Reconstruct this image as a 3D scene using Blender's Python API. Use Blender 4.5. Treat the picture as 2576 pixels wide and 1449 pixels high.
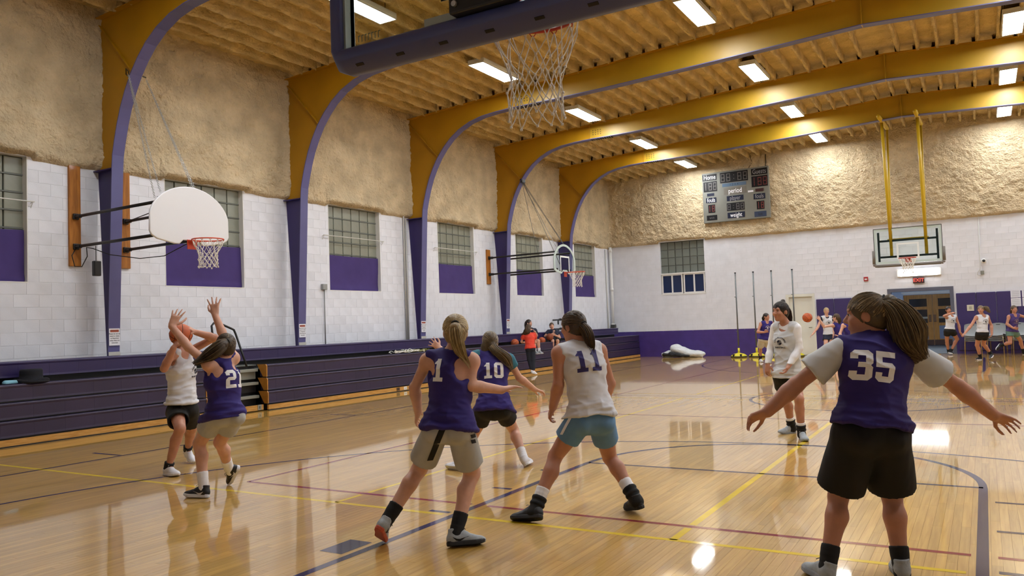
import bpy, bmesh, math, random
import numpy as np
from mathutils import Vector, Matrix
from mathutils.bvhtree import BVHTree
random.seed(7); RNG = np.random.default_rng(11)
for o in list(bpy.data.objects): bpy.data.objects.remove(o)
scene = bpy.context.scene
COL = scene.collection
# ------------------------------------------------------------------ camera (world: X across the gym, Y along it, Z up; metres)
F_PX, YAW, PITCH, ROLL, CAM_H = 2002.05, 0.5345, 0.0457, -0.0354, 1.4888
def cam_axes():
    cy, sy, cp, sp = math.cos(YAW), math.sin(YAW), math.cos(PITCH), math.sin(PITCH)
    fwd = Vector((-sy*cp, cy*cp, sp)); right = Vector((cy, sy, 0)); up = right.cross(fwd)
    c, s = math.cos(ROLL), math.sin(ROLL)
    return c*right + s*up, -s*right + c*up, fwd
_r, _u, _w = cam_axes()
cam_data = bpy.data.cameras.new('camera'); cam = bpy.data.objects.new('camera', cam_data); COL.objects.link(cam)
cam_data.sensor_width = 36.0; cam_data.lens = F_PX/2576*36.0; cam_data.clip_start = 0.05
m = Matrix.Identity(4)
for i in range(3): m[i][0], m[i][1], m[i][2] = _r[i], _u[i], -_w[i]
m[2][3] = CAM_H
cam.matrix_world = m
scene.camera = cam
# ------------------------------------------------------------------ world, exposure
world = bpy.data.worlds.new('world'); scene.world = world; world.use_nodes = True
world.node_tree.nodes['Background'].inputs[0].default_value = (0.9, 0.93, 1, 1)
world.node_tree.nodes['Background'].inputs[1].default_value = 0.05
scene.view_settings.view_transform = 'Standard'; scene.view_settings.look = 'None'
scene.view_settings.gamma = 1.0; scene.view_settings.use_curve_mapping = False
scene.view_settings.exposure = 0.12
LAMP_STRENGTH = 68.0
# ------------------------------------------------------------------ materials
def lin(h):
    h = h.lstrip('#'); v = [int(h[i:i+2], 16)/255 for i in (0, 2, 4)]
    return tuple(x/12.92 if x <= .04045 else ((x+.055)/1.055)**2.4 for x in v)
MATS = {}
def mat(name, col, rough=.6, metal=0, noise=None, bump=None, coat=0, spec=.5, emit=None, trans=0, alpha=1, vary=None, coord='Object', sheen=0, sss=0):
    """noise=(scale, amount, detail) tints the colour, bump=(scale, strength, distance, detail), vary=amount of per-object tone"""
    if name in MATS: return MATS[name]
    mt = bpy.data.materials.new(name); mt.use_nodes = True; N = mt.node_tree.nodes; L = mt.node_tree.links
    b = N['Principled BSDF']
    c = lin(col) if isinstance(col, str) else col
    b.inputs['Base Color'].default_value = (*c, 1); b.inputs['Roughness'].default_value = rough
    b.inputs['Metallic'].default_value = metal; b.inputs['Specular IOR Level'].default_value = spec
    b.inputs['Coat Weight'].default_value = coat; b.inputs['Coat Roughness'].default_value = .12
    b.inputs['Transmission Weight'].default_value = trans; b.inputs['Alpha'].default_value = alpha
    if sheen: b.inputs['Sheen Weight'].default_value = sheen
    if sss:
        b.inputs['Subsurface Weight'].default_value = sss; b.inputs['Subsurface Radius'].default_value = (.01, .004, .002)
    if emit: b.inputs['Emission Color'].default_value = (*(lin(emit[0]) if isinstance(emit[0], str) else emit[0]), 1); b.inputs['Emission Strength'].default_value = emit[1]
    tc = N.new('ShaderNodeTexCoord')
    src = None
    if noise:
        t = N.new('ShaderNodeTexNoise'); t.inputs['Scale'].default_value = noise[0]; t.inputs['Detail'].default_value = noise[2] if len(noise) > 2 else 4
        L.new(tc.outputs[coord], t.inputs['Vector'])
        mx = N.new('ShaderNodeMix'); mx.data_type = 'RGBA'
        mx.inputs[6].default_value = (*[x*(1-noise[1]) for x in c], 1); mx.inputs[7].default_value = (*[min(1, x*(1+noise[1])) for x in c], 1)
        mr = N.new('ShaderNodeMapRange'); mr.inputs[1].default_value = .3; mr.inputs[2].default_value = .7
        L.new(t.outputs['Fac'], mr.inputs[0]); L.new(mr.outputs[0], mx.inputs[0]); src = mx.outputs[2]
    if vary:
        oi = N.new('ShaderNodeObjectInfo'); mr = N.new('ShaderNodeMapRange'); mr.inputs[3].default_value = 1-vary; mr.inputs[4].default_value = 1+vary*.6
        L.new(oi.outputs['Random'], mr.inputs[0])
        hs = N.new('ShaderNodeHueSaturation'); L.new(mr.outputs[0], hs.inputs['Value'])
        if src: L.new(src, hs.inputs['Color'])
        else: hs.inputs['Color'].default_value = (*c, 1)
        src = hs.outputs[0]
    if src: L.new(src, b.inputs['Base Color'])
    if bump:
        t = N.new('ShaderNodeTexNoise'); t.inputs['Scale'].default_value = bump[0]; t.inputs['Detail'].default_value = bump[3] if len(bump) > 3 else 5
        L.new(tc.outputs[coord], t.inputs['Vector'])
        bp = N.new('ShaderNodeBump'); bp.inputs['Strength'].default_value = bump[1]; bp.inputs['Distance'].default_value = bump[2]
        L.new(t.outputs['Fac'], bp.inputs['Height']); L.new(bp.outputs[0], b.inputs['Normal'])
    MATS[name] = mt
    return mt
# ------------------------------------------------------------------ object helpers
def tag(o, label=None, cat=None, group=None, kind=None):
    if label: o['label'] = label
    if cat: o['category'] = cat
    if group: o['group'] = group
    if kind: o['kind'] = kind
    return o
def empty(name, loc=(0, 0, 0), label=None, cat=None, group=None, kind=None, rz=0):
    o = bpy.data.objects.new(name, None); COL.objects.link(o); o.location = loc; o.rotation_euler.z = rz
    o.empty_display_size = .1
    return tag(o, label, cat, group, kind)
def link_mesh(name, me, m=None, parent=None, loc=None):
    o = bpy.data.objects.new(name, me); COL.objects.link(o)
    if m is not None and not me.materials: me.materials.append(m)
    if parent is not None:
        o.parent = parent
        pw = Matrix.Translation(parent_loc(parent))
        o.matrix_parent_inverse = Matrix.Identity(4)
        if loc is None: loc = (0, 0, 0)
    if loc is not None: o.location = loc
    return o
def parent_loc(p): return p.location
class MB:
    """collects world-space geometry; build() makes one object whose origin is the parent's (or its own base)"""
    def __init__(s): s.v = []; s.f = []; s.mi = []
    def add(s, vs, fs, mi=0):
        n = len(s.v); s.v += [tuple(v) for v in vs]; s.f += [tuple(i+n for i in f) for f in fs]; s.mi += [mi]*len(fs); return s
    def box(s, a, b, mi=0):
        x0, y0, z0 = a; x1, y1, z1 = b
        return s.add([(x0,y0,z0),(x1,y0,z0),(x1,y1,z0),(x0,y1,z0),(x0,y0,z1),(x1,y0,z1),(x1,y1,z1),(x0,y1,z1)],
              [(0,3,2,1),(4,5,6,7),(0,1,5,4),(1,2,6,5),(2,3,7,6),(3,0,4,7)], mi)
    def bbox(s, a, b, r=.01, mi=0):
        """bevelled box"""
        bm = bmesh.new(); bmesh.ops.create_cube(bm, size=1)
        for v in bm.verts:
            for i in range(3): v.co[i] = (a[i]+b[i])/2 + v.co[i]*(b[i]-a[i])
        bmesh.ops.bevel(bm, geom=list(bm.edges), offset=r, segments=2, affect='EDGES', profile=.5)
        return s.bm(bm, mi)
    def bm(s, bm, mi=0):
        bm.verts.index_update(); s.add([v.co[:] for v in bm.verts], [[v.index for v in f.verts] for f in bm.faces], mi); bm.free(); return s
    def obox(s, c, ax, ay, az, mi=0):
        """box from centre and three half-axis vectors"""
        c, ax, ay, az = map(Vector, (c, ax, ay, az)); P = []
        for k in (-1, 1):
            for i, j in ((-1,-1),(1,-1),(1,1),(-1,1)): P.append(c+ax*i+ay*j+az*k)
        return s.add(P, [(0,3,2,1),(4,5,6,7),(0,1,5,4),(1,2,6,5),(2,3,7,6),(3,0,4,7)], mi)
    def tube(s, pts, r, n=8, closed=False, caps=True, mi=0):
        pts = [Vector(p) for p in pts]; rs = r if isinstance(r, (list, tuple)) else [r]*len(pts)
        m = len(pts); base = len(s.v); ref = None
        for i, p in enumerate(pts):
            if closed: t = pts[(i+1) % m]-pts[i-1]
            else: t = pts[min(i+1, m-1)]-pts[max(i-1, 0)]
            if t.length < 1e-9: t = Vector((0, 0, 1))
            t.normalize()
            if ref is None: ref = Vector((0, 0, 1)) if abs(t.z) < .9 else Vector((1, 0, 0))
            a = (ref - t*ref.dot(t))
            if a.length < 1e-5: a = t.orthogonal()
            a.normalize(); b = t.cross(a); ref = a
            for k in range(n):
                w = 2*math.pi*k/n; s.v.append(tuple(p+(a*math.cos(w)+b*math.sin(w))*rs[i]))
        for i in range(m if closed else m-1):
            for k in range(n):
                i2 = (i+1) % m
                s.f.append((base+i*n+k, base+i*n+(k+1) % n, base+i2*n+(k+1) % n, base+i2*n+k)); s.mi.append(mi)
        if caps and not closed:
            s.f.append(tuple(base+k for k in range(n))[::-1]); s.f.append(tuple(base+(m-1)*n+k for k in range(n))); s.mi += [mi, mi]
        return s
    def prism(s, poly, axis, a, b, mi=0):
        """extrude a 2-D polygon along axis between a and b; poly coords fill the other two axes in order"""
        n = len(poly); V = []
        for w in (a, b):
            for p in poly:
                q = list(p); q.insert(axis, w); V.append(q)
        area = sum(poly[i][0]*poly[(i+1) % n][1]-poly[(i+1) % n][0]*poly[i][1] for i in range(n))
        flip = (area < 0) != (axis == 1)
        F = [tuple(range(n))[::-1], tuple(range(n, 2*n))]+[(i, (i+1) % n, n+(i+1) % n, n+i) for i in range(n)]
        if flip: F = [f[::-1] for f in F]
        return s.add(V, F, mi)
    def lathe(s, prof, c=(0, 0, 0), n=24, axis=2, mi=0):
        base = len(s.v)
        for r, h in prof:
            for k in range(n):
                w = 2*math.pi*k/n; x, y = r*math.cos(w), r*math.sin(w)
                q = {2: (x, y, h), 1: (x, h, -y), 0: (h, x, y)}[axis]; s.v.append((c[0]+q[0], c[1]+q[1], c[2]+q[2]))
        for i in range(len(prof)-1):
            for k in range(n): s.f.append((base+i*n+k, base+i*n+(k+1) % n, base+(i+1)*n+(k+1) % n, base+(i+1)*n+k)); s.mi.append(mi)
        return s
    def build(s, name, m, parent=None, smooth=False, origin=None, auto=None):
        if parent is not None: org = world_loc(parent)
        elif origin is not None: org = Vector(origin)
        else:
            a = np.array(s.v); org = Vector(((a[:, 0].min()+a[:, 0].max())/2, (a[:, 1].min()+a[:, 1].max())/2, a[:, 2].min()))
        me = bpy.data.meshes.new(name)
        me.from_pydata([(v[0]-org.x, v[1]-org.y, v[2]-org.z) for v in s.v], [], s.f)
        ms = m if isinstance(m, (list, tuple)) else [m]
        for q in ms: me.materials.append(q)
        if len(ms) > 1: me.polygons.foreach_set('material_index', s.mi)
        if smooth: me.polygons.foreach_set('use_smooth', [True]*len(me.polygons))
        if auto is not None: me.set_sharp_from_angle(angle=math.radians(auto)) if hasattr(me, 'set_sharp_from_angle') else None
        me.update()
        o = bpy.data.objects.new(name, me); COL.objects.link(o)
        if parent is not None: o.parent = parent; WL[o.name] = org.copy()
        else: o.location = org; WL[o.name] = org.copy()
        return o
WL = {}
def world_loc(o): return WL[o.name] if o.name in WL else Vector(o.location)
def piece(name, me, parent, loc, rot=None, scale=None):
    """one more object over shared mesh data, placed at a world position below its parent"""
    o = bpy.data.objects.new(name, me); COL.objects.link(o); o.parent = parent
    o.location = Vector(loc)-world_loc(parent); WL[o.name] = Vector(loc)
    if rot: o.rotation_euler = rot
    if scale: o.scale = scale
    return o
def mesh_of(mb, name, m):
    me = bpy.data.meshes.new(name); me.from_pydata(mb.v, [], mb.f)
    for q in (m if isinstance(m, (list, tuple)) else [m]): me.materials.append(q)
    if isinstance(m, (list, tuple)): me.polygons.foreach_set('material_index', mb.mi)
    return me
def copy_tree(root, loc, rz=None):
    def rec(o, par):
        c = o.copy(); COL.objects.link(c); c.parent = par
        for ch in o.children: rec(ch, c)
        return c
    c = rec(root, None); c.location = loc; WL[c.name] = Vector(loc)
    if rz is not None: c.rotation_euler.z = rz
    return c
def grid_mesh(P, flip=False):
    """P: (n,m,3) array of points -> verts, faces"""
    n, m_ = P.shape[:2]; idx = np.arange(n*m_).reshape(n, m_)
    q = np.stack([idx[:-1, :-1], idx[1:, :-1], idx[1:, 1:], idx[:-1, 1:]], -1).reshape(-1, 4)
    if flip: q = q[:, ::-1]
    return P.reshape(-1, 3), q
def np_mesh(name, V, Fq, mats, parent=None, smooth=True, origin=None):
    org = world_loc(parent) if parent is not None else Vector(origin if origin is not None else (0, 0, 0))
    V = np.asarray(V, np.float64)-np.array(org)
    me = bpy.data.meshes.new(name); k = Fq.shape[1]
    me.vertices.add(len(V)); me.vertices.foreach_set('co', V.astype(np.float32).ravel())
    me.loops.add(Fq.size); me.loops.foreach_set('vertex_index', Fq.astype(np.int32).ravel())
    me.polygons.add(len(Fq)); me.polygons.foreach_set('loop_start', np.arange(0, Fq.size, k, dtype=np.int32))
    me.polygons.foreach_set('loop_total', np.full(len(Fq), k, np.int32))
    me.polygons.foreach_set('use_smooth', np.full(len(Fq), bool(smooth)))
    for q in (mats if isinstance(mats, (list, tuple)) else [mats]): me.materials.append(q)
    me.update(calc_edges=True); me.validate()
    o = bpy.data.objects.new(name, me); COL.objects.link(o)
    if parent is not None: o.parent = parent
    else: o.location = org
    WL[o.name] = org.copy()
    return o
_LAT = np.random.default_rng(5).random((64, 64, 64)).astype(np.float32)
def vnoise(x, y, z):
    """smooth value noise, 0..1, vectorised"""
    x, y, z = np.broadcast_arrays(np.asarray(x, float), np.asarray(y, float), np.asarray(z, float))
    xi, yi, zi = np.floor(x).astype(int), np.floor(y).astype(int), np.floor(z).astype(int)
    fx, fy, fz = x-xi, y-yi, z-zi
    fx, fy, fz = [t*t*(3-2*t) for t in (fx, fy, fz)]
    r = 0
    for a in (0, 1):
        for b in (0, 1):
            for c in (0, 1):
                r = r + _LAT[(xi+a) & 63, (yi+b) & 63, (zi+c) & 63]*(fx if a else 1-fx)*(fy if b else 1-fy)*(fz if c else 1-fz)
    return r
def fbm(x, y, z, o=3):
    r = 0; a = 1; t = 0
    for i in range(o): r = r+a*vnoise(x*2**i+i*7.3, y*2**i+i*3.1, z*2**i+i*5.7); t += a; a *= .5
    return r/t
def text_mesh(body, size, bold=False, align='CENTER', stretch=1.0):
    """flat lettering as (verts2d, faces)"""
    cu = bpy.data.curves.new('lettering', 'FONT'); cu.body = body; cu.size = size; cu.align_x = align; cu.align_y = 'CENTER'
    cu.resolution_u = 2
    if bold: cu.offset = size*.03
    ob = bpy.data.objects.new('lettering', cu); COL.objects.link(ob)
    dg = bpy.context.evaluated_depsgraph_get(); me = bpy.data.meshes.new_from_object(ob.evaluated_get(dg))
    V = [(v.co.x*stretch, v.co.y) for v in me.vertices]; F = [tuple(p.vertices) for p in me.polygons]
    bpy.data.objects.remove(ob); bpy.data.curves.remove(cu); bpy.data.meshes.remove(me)
    return V, F
def put_text(mb, body, size, origin, ux, uy, mi=0, **k):
    V, F = text_mesh(body, size, **k); o, ux, uy = Vector(origin), Vector(ux), Vector(uy)
    mb.add([o+ux*x+uy*y for x, y in V], F, mi)
# ================================================================== SETTING
XL, XR, YN, YF = -13.2, 9.64, -3.2, 30.25         # left wall, right wall, wall behind the camera, far wall
AX, YB, YMID = -1.89, 3.12, 14.82                 # court axis, near backboard plane, half-court line
XRIDGE = -1.78
FRAME_Y = [8.24+4.36*i for i in range(5)]
def ztop(x): return 7.07+(XRIDGE-XL)*.0605-abs(x-XRIDGE)*.0605
BH = .2037                                          # block course height
M_WHITE = mat('painted_block_white', '#dcdee6', .55, noise=(3, .05, 5), bump=(60, .25, .004), vary=.05)
M_WHITE_S = mat('painted_block_white_wall', '#d9dbe2', .55, noise=(1.3, .05, 5), bump=(60, .25, .004))
M_PURPLE_BLOCK = mat('painted_block_purple', '#43307a', .45, noise=(3, .1, 4), bump=(60, .25, .004), vary=.05)
M_MORTAR = mat('mortar_paint', '#cfd1d7', .7)
M_FOAM = mat('spray_foam', '#d0bd9c', .9, noise=(2.2, .2, 8), bump=(19, 1.0, .075, 8), spec=.2)
M_FOAM_DECK = mat('spray_foam_roof', '#d2bb8c', .9, noise=(2.0, .22, 8), bump=(17, 1.0, .07, 8), spec=.2)
M_PURPLE_LINE = mat('court_paint_purple', '#30254a', .6, noise=(4, .12, 3), coat=.9, spec=.1)
M_RED_LINE = mat('court_paint_red', '#84202c', .6, noise=(4, .15, 3), coat=.9, spec=.1)
M_YELLOW_LINE = mat('court_paint_yellow', '#e0bf2a', .6, noise=(4, .1, 3), coat=.9, spec=.1)
for q_ in (M_PURPLE_LINE, M_RED_LINE, M_YELLOW_LINE): q_.node_tree.nodes['Principled BSDF'].inputs['Coat Roughness'].default_value = .06
M_DARKGAP = mat('floor_gap', '#5a3a1c', .8)
def wood_mat(name, a, b, rough, obj_random=True, attr=None, coat=.5, gs=(26, 1.2, 26)):
    mt = bpy.data.materials.new(name); mt.use_nodes = True; N = mt.node_tree.nodes; L = mt.node_tree.links; bs = N['Principled BSDF']
    tc = N.new('ShaderNodeTexCoord'); mp = N.new('ShaderNodeMapping'); mp.inputs['Scale'].default_value = gs
    geo = N.new('ShaderNodeNewGeometry'); L.new(geo.outputs['Position'], mp.inputs['Vector'])
    t = N.new('ShaderNodeTexNoise'); t.inputs['Scale'].default_value = 1.6; t.inputs['Detail'].default_value = 5; t.inputs['Distortion'].default_value = .6
    L.new(mp.outputs[0], t.inputs['Vector'])
    mx = N.new('ShaderNodeMix'); mx.data_type = 'RGBA'; mx.inputs[6].default_value = (*lin(a), 1); mx.inputs[7].default_value = (*lin(b), 1)
    mr = N.new('ShaderNodeMapRange'); mr.inputs[1].default_value = .3; mr.inputs[2].default_value = .72; L.new(t.outputs['Fac'], mr.inputs[0]); L.new(mr.outputs[0], mx.inputs[0])
    hs = N.new('ShaderNodeHueSaturation'); L.new(mx.outputs[2], hs.inputs['Color'])
    mv = N.new('ShaderNodeMapRange'); mv.inputs[3].default_value = .86; mv.inputs[4].default_value = 1.10
    if attr:
        at = N.new('ShaderNodeAttribute'); at.attribute_name = attr; L.new(at.outputs['Fac'], mv.inputs[0])
    elif obj_random:
        oi = N.new('ShaderNodeObjectInfo'); L.new(oi.outputs['Random'], mv.inputs[0])
    else: mv.inputs[0].default_value = .5
    L.new(mv.outputs[0], hs.inputs['Value']); L.new(hs.outputs[0], bs.inputs['Base Color'])
    bs.inputs['Roughness'].default_value = rough; bs.inputs['Specular IOR Level'].default_value = .25; bs.inputs['Coat Weight'].default_value = coat; bs.inputs['Coat Roughness'].default_value = .045; bs.inputs['Coat IOR'].default_value = 1.55
    # slow unevenness of the sanded, varnished surface
    t2 = N.new('ShaderNodeTexNoise'); t2.inputs['Scale'].default_value = 1.0; t2.inputs['Detail'].default_value = 2
    mp2 = N.new('ShaderNodeMapping'); mp2.inputs['Scale'].default_value = (17, 2.2, 1); L.new(geo.outputs['Position'], mp2.inputs['Vector']); L.new(mp2.outputs[0], t2.inputs['Vector'])
    bp = N.new('ShaderNodeBump'); bp.inputs['Strength'].default_value = .006; bp.inputs['Distance'].default_value = .005
    L.new(t2.outputs['Fac'], bp.inputs['Height']); L.new(bp.outputs[0], bs.inputs['Normal']); L.new(bp.outputs[0], bs.inputs['Coat Normal'])
    return mt
M_FLOOR_OBJ = wood_mat('maple_strip', '#cfa654', '#b88c42', .38, True, coat=1.0)
M_FLOOR_ATTR = wood_mat('maple_strips_joined', '#cfa654', '#b88c42', .38, False, 'tone', coat=1.0)
def cam_px(p):
    d = Vector(p)-Vector((0, 0, CAM_H)); z = d.dot(_w)
    return (1288+F_PX*d.dot(_r)/z, 724.5-F_PX*d.dot(_u)/z, z) if z > .05 else (-1e4, -1e4, z)
# ---- floor: narrow maple strips
fl = MB().box((XL, YN, -.12), (XR, YF, -.004)).build('floor', M_DARKGAP, origin=(AX, YMID, 0)); tag(fl, 'polished maple strip gym floor with coloured court lines', kind='structure')
def build_floor():
    W, GAP = .0572, .0011; rnd = random.Random(3); cells = []
    x = XL
    while x < XR:
        y = YN-rnd.random()*1.2
        while y < YF:
            L_ = rnd.choice((.55, .75, .9, 1.1, 1.3, 1.6)); a, b = max(y, YN), min(y+L_, YF)
            if b-a > .05: cells.append((x, a, b))
            y += L_
        x += W
    scored = []
    for i, (x, a, b) in enumerate(cells):
        px, py, z = cam_px((x+W/2, (a+b)/2, 0))
        if 0 < px < 2576 and 900 < py < 1440: scored.append(((b-a)/z/z, i))
    big = set(i for _, i in sorted(scored, reverse=True)[:300])
    V = []; tone = []
    lens = {}
    unit = MB().box((0, 0, -.004), (W-GAP, 1, 0)); ume = mesh_of(unit, 'plank', M_FLOOR_OBJ)
    for i, (x, a, b) in enumerate(cells):
        if i in big: piece('plank', ume, fl, (x, a, 0), scale=(1, b-a-GAP, 1))
        else:
            x1 = min(x+W-GAP, XR); y1 = b-GAP
            V.append([(x, a, -.004), (x1, a, -.004), (x1, y1, -.004), (x, y1, -.004), (x, a, 0), (x1, a, 0), (x1, y1, 0), (x, y1, 0)]); tone.append(rnd.random())
    n = len(V); V = np.array(V).reshape(-1, 3)
    pat = np.array([(4,5,6,7),(0,1,5,4),(1,2,6,5),(2,3,7,6),(3,0,4,7)])
    Fq = (np.arange(n)[:, None, None]*8+pat[None]).reshape(-1, 4)
    o = np_mesh('planks', V, Fq, M_FLOOR_ATTR, fl, smooth=False); o['kind'] = 'stuff'
    at = o.data.attributes.new('tone', 'FLOAT', 'FACE'); at.data.foreach_set('value', np.repeat(np.array(tone, np.float32), 5))
build_floor()
def line(pts, w, m, closed=False):
    pts = [Vector((p[0], p[1])) for p in pts]; n = len(pts); Lp, Rp = [], []
    for i, p in enumerate(pts):
        t = (pts[(i+1) % n]-pts[i-1]) if closed else (pts[min(i+1, n-1)]-pts[max(i-1, 0)])
        t.normalize(); nn = Vector((-t.y, t.x))*w/2; Lp.append(p+nn); Rp.append(p-nn)
    V = [(*p, .0008) for p in Lp]+[(*p, .0008) for p in Rp]; F = [(i, n+i, n+(i+1) % n, (i+1) % n) for i in range(n if closed else n-1)]
    mb = MB().add(V, F); return mb.build('court_line', m, fl)
def arc(cx, cy, r, a0, a1, n=40): return [(cx+r*math.cos(math.radians(a0+(a1-a0)*i/n)), cy+r*math.sin(math.radians(a0+(a1-a0)*i/n))) for i in range(n+1)]
def court_lines():
    P, Rd, Ye = M_PURPLE_LINE, M_RED_LINE, M_YELLOW_LINE
    for far in (0, 1):
        my = (lambda y: 2*YMID-y) if far else (lambda y: y)
        T = lambda pts: [(x, my(y)) for x, y in pts]
        ft = YB+4.57; rim = YB+.38; base = YB-1.22
        for s in (-1, 1):
            line(T([(AX+s*1.80, base), (AX+s*1.80, ft)]), .066, P)
            mb = MB(); x0, x1 = AX+s*1.88, AX+s*2.05
            line(T([(x0+s*.0, 4.17-.0), (x1+s*.03, 4.17)]), .31, P)
            for y in (5.27, 6.23, 7.15): line(T([(AX+s*1.88, y), (AX+s*2.08, y)]), .05, P)
            line(T([(AX+s*6.02, base), (AX+s*6.02, rim)]), .05, P)
        line(T([(AX-1.80, ft), (AX+1.80, ft)]), .05, P)
        line(T(arc(AX, ft, 1.80, 0, 180)), .062, P)
        line(T(arc(AX, rim, 6.02, 0, 180, 72)), .05, P)
        line(T([(AX-7.62, base), (AX+7.62, base)]), .05, P)
        for s in (-1, 1):
            for y in (6.21, 10.61): line(T([(AX+s*7.66, y), (AX+s*8.25, y)]), .05, P)
    for s in (-1, 1): line([(AX+s*7.62, YB-1.22), (AX+s*7.62, 2*YMID-YB+1.22)], .05, P)
    line([(AX-7.62, YMID), (AX+7.62, YMID)], .05, P); line(arc(AX, YMID, 1.83, 0, 360, 64)[:-1], .055, P, True)
    for y in (5.58, 2*YMID-5.58): # volleyball end lines, broken where they meet the lane lines
        for a, b in ((AX-4.58, AX-1.88), (AX-1.72, AX+1.74), (AX+1.88, AX+4.58)): line([(a, y), (b, y)], .05, Rd)
    for s in (-1, 1): line([(AX+s*4.58, 5.58), (AX+s*4.58, 2*YMID-5.58)], .05, Rd)
    for y in (YMID-3, YMID+3): line([(AX-4.58, y), (AX+4.58, y)], .05, Rd)
    for y in (5.2, 2*YMID-5.2):
        for a, b in ((-11.3, AX-1.9), (AX-1.72, AX+1.72), (AX+1.9, 7.4)): line([(a, y), (b, y)], .05, Ye)
    for y in (14.40, 15.26): line([(-11.3, y), (7.4, y)], .04, Ye)
    for x in (-4.93, -1.89, 1.15):
        for a, b in ((5.2, 5.53), (5.63, 14.4), (15.26, 2*YMID-5.2)): line([(x, a), (x, b)], .055 if x == -1.89 else .045, Ye)
court_lines()
# ---- walls
WIN = [(y+2.22-.93, y+2.22+.93) for y in [FRAME_Y[0]-4.36]+FRAME_Y]
WZ0, WZ1 = 12*BH, 22*BH
FW = (-11.0, -9.22, 2.47, 4.53)                      # far window x0 x1 z0 z1
FD1, FD2 = (-6.25, -5.25, 0, 2.22), (-2.86, -.86, 0, 2.24)
def wall_slab(mb, axis, p0, p1, a0, a1, z0, z1, holes):
    """slab normal to `axis` between p0,p1, spanning a0..a1, with rectangular holes (a0,a1,z0,z1)"""
    cuts = sorted({a0, a1, *[h[0] for h in holes], *[h[1] for h in holes]})
    for a, b in zip(cuts, cuts[1:]):
        hs = sorted([h for h in holes if h[0] <= a+1e-6 and h[1] >= b-1e-6], key=lambda h: h[2]); z = z0
        for h in hs+[(0, 0, z1, z1)]:
            if h[2]-z > 1e-6:
                lo, hi = ([p0, a, z], [p1, b, h[2]]) if axis == 0 else ([a, p0, z], [b, p1, h[2]])
                mb.box(lo, hi)
            z = max(z, h[3])
    return mb
def blocks(wall, axis, face, a0, a1, c0, c1, holes, m_of, sgn, keep):
    """running-bond block skin standing 4 mm proud of the mortar plane; the largest-showing ones are parts, the rest one part"""
    J = .0045; items = []
    for c in range(c0, c1):
        z0, z1 = c*BH, (c+1)*BH; off = 0 if c % 2 else .2
        spans = [(a0, a1)]
        for h in holes:
            if h[2] < z1-.05 and h[3] > z0+.05:
                ns = []
                for s, e in spans:
                    if h[0] > s+.02: ns.append((s, min(e, h[0])))
                    if h[1] < e-.02: ns.append((max(s, h[1]), e))
                spans = [q for q in ns if q[1]-q[0] > .02]
        for s, e in spans:
            k = math.floor((s-a0-off)/.4); y = a0+off+k*.4
            while y < e:
                b0, b1 = max(y, s), min(y+.4, e)
                if b1-b0 > .03: items.append((b0, b1, z0, z1))
                y += .4
    sc = []
    for i, (b0, b1, z0, z1) in enumerate(items):
        p = (face, (b0+b1)/2, (z0+z1)/2) if axis == 0 else ((b0+b1)/2, face, (z0+z1)/2)
        px, py, z = cam_px(p)
        if 0 < px < 2576 and 0 < py < 1449 and keep(*p): sc.append(((b1-b0)/z, i))
    big = set(i for _, i in sorted(sc, reverse=True)[:300])
    unit = MB().bbox((-.5, -.5, -.5), (.5, .5, .5), .02) if False else None
    meshes = {}
    rest = {}
    for i, (b0, b1, z0, z1) in enumerate(items):
        mm = m_of((b0+b1)/2, (z0+z1)/2); D = .05; lb, lz = b1-b0-J, z1-z0-J
        key = (round(lb, 2), mm.name)
        if axis == 0: lo, hi = (-D/2, -lb/2, -lz/2), (D/2, lb/2, lz/2)
        else: lo, hi = (-lb/2, -D/2, -lz/2), (lb/2, D/2, lz/2)
        cc = (b0+b1)/2; c3 = (face+sgn*(.004-D/2), cc, (z0+z1)/2) if axis == 0 else (cc, face+sgn*(.004-D/2), (z0+z1)/2)
        if i in big:
            if key not in meshes: meshes[key] = mesh_of(MB().bbox(lo, hi, .004), 'block', mm)
            piece('block', meshes[key], wall, c3)
        else:
            r = rest.setdefault(mm.name, (MB(), mm))[0]
            r.box(tuple(a+b for a, b in zip(lo, c3)), tuple(a+b for a, b in zip(hi, c3)))
    for r, mm in rest.values():
        o = r.build('blocks', mm, wall); o['kind'] = 'stuff'
wl = wall_slab(MB(), 0, XL-.25, XL, YN, YF, 0, 7.4, [(a, b, WZ0, WZ1) for a, b in WIN]).build('wall_left', M_MORTAR, origin=(XL, YMID, 0))
tag(wl, 'white painted block wall with spray foam above, behind the bleachers', kind='structure')
blocks(wl, 0, XL, 3.0, YF, 5, 22, [(a, b, WZ0, WZ1) for a, b in WIN], lambda a, z: M_WHITE, 1, lambda x, y, z: z > 1.2)
wf = wall_slab(MB(), 1, YF, YF+.25, XL-.25, XR+.25, 0, 8.2, [FW, FD1, FD2]).build('wall_far', M_MORTAR, origin=(AX, YF, 0))
tag(wf, 'far block wall painted white over a purple band, spray foam above', kind='structure')
MB().box((XL, YF-.0015, 0), (FD1[0], YF+.001, .98)).box((FD1[1], YF-.0015, 0), (FD2[0], YF+.001, .98)).box((FD2[1], YF-.0015, 0), (4.0, YF+.001, .98)).build('mortar_band', mat('mortar_purple', '#3b2a6c', .6), wf)
blocks(wf, 1, YF, XL, 4.0, 0, 22, [FW, FD1, FD2], lambda a, z: M_PURPLE_BLOCK if z < .98 else M_WHITE, -1, lambda x, y, z: z > .0)
wr = MB().box((XR, YN, 0), (XR+.25, YF, 7.4)).build('wall_right', M_WHITE_S); tag(wr, 'white block wall on the right side of the gym', kind='structure')
wb = MB().box((XL-.25, YN-.25, 0), (XR+.25, YN, 8.2)).build('wall_back', M_WHITE_S); tag(wb, 'white block wall behind the camera', kind='structure')
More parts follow.
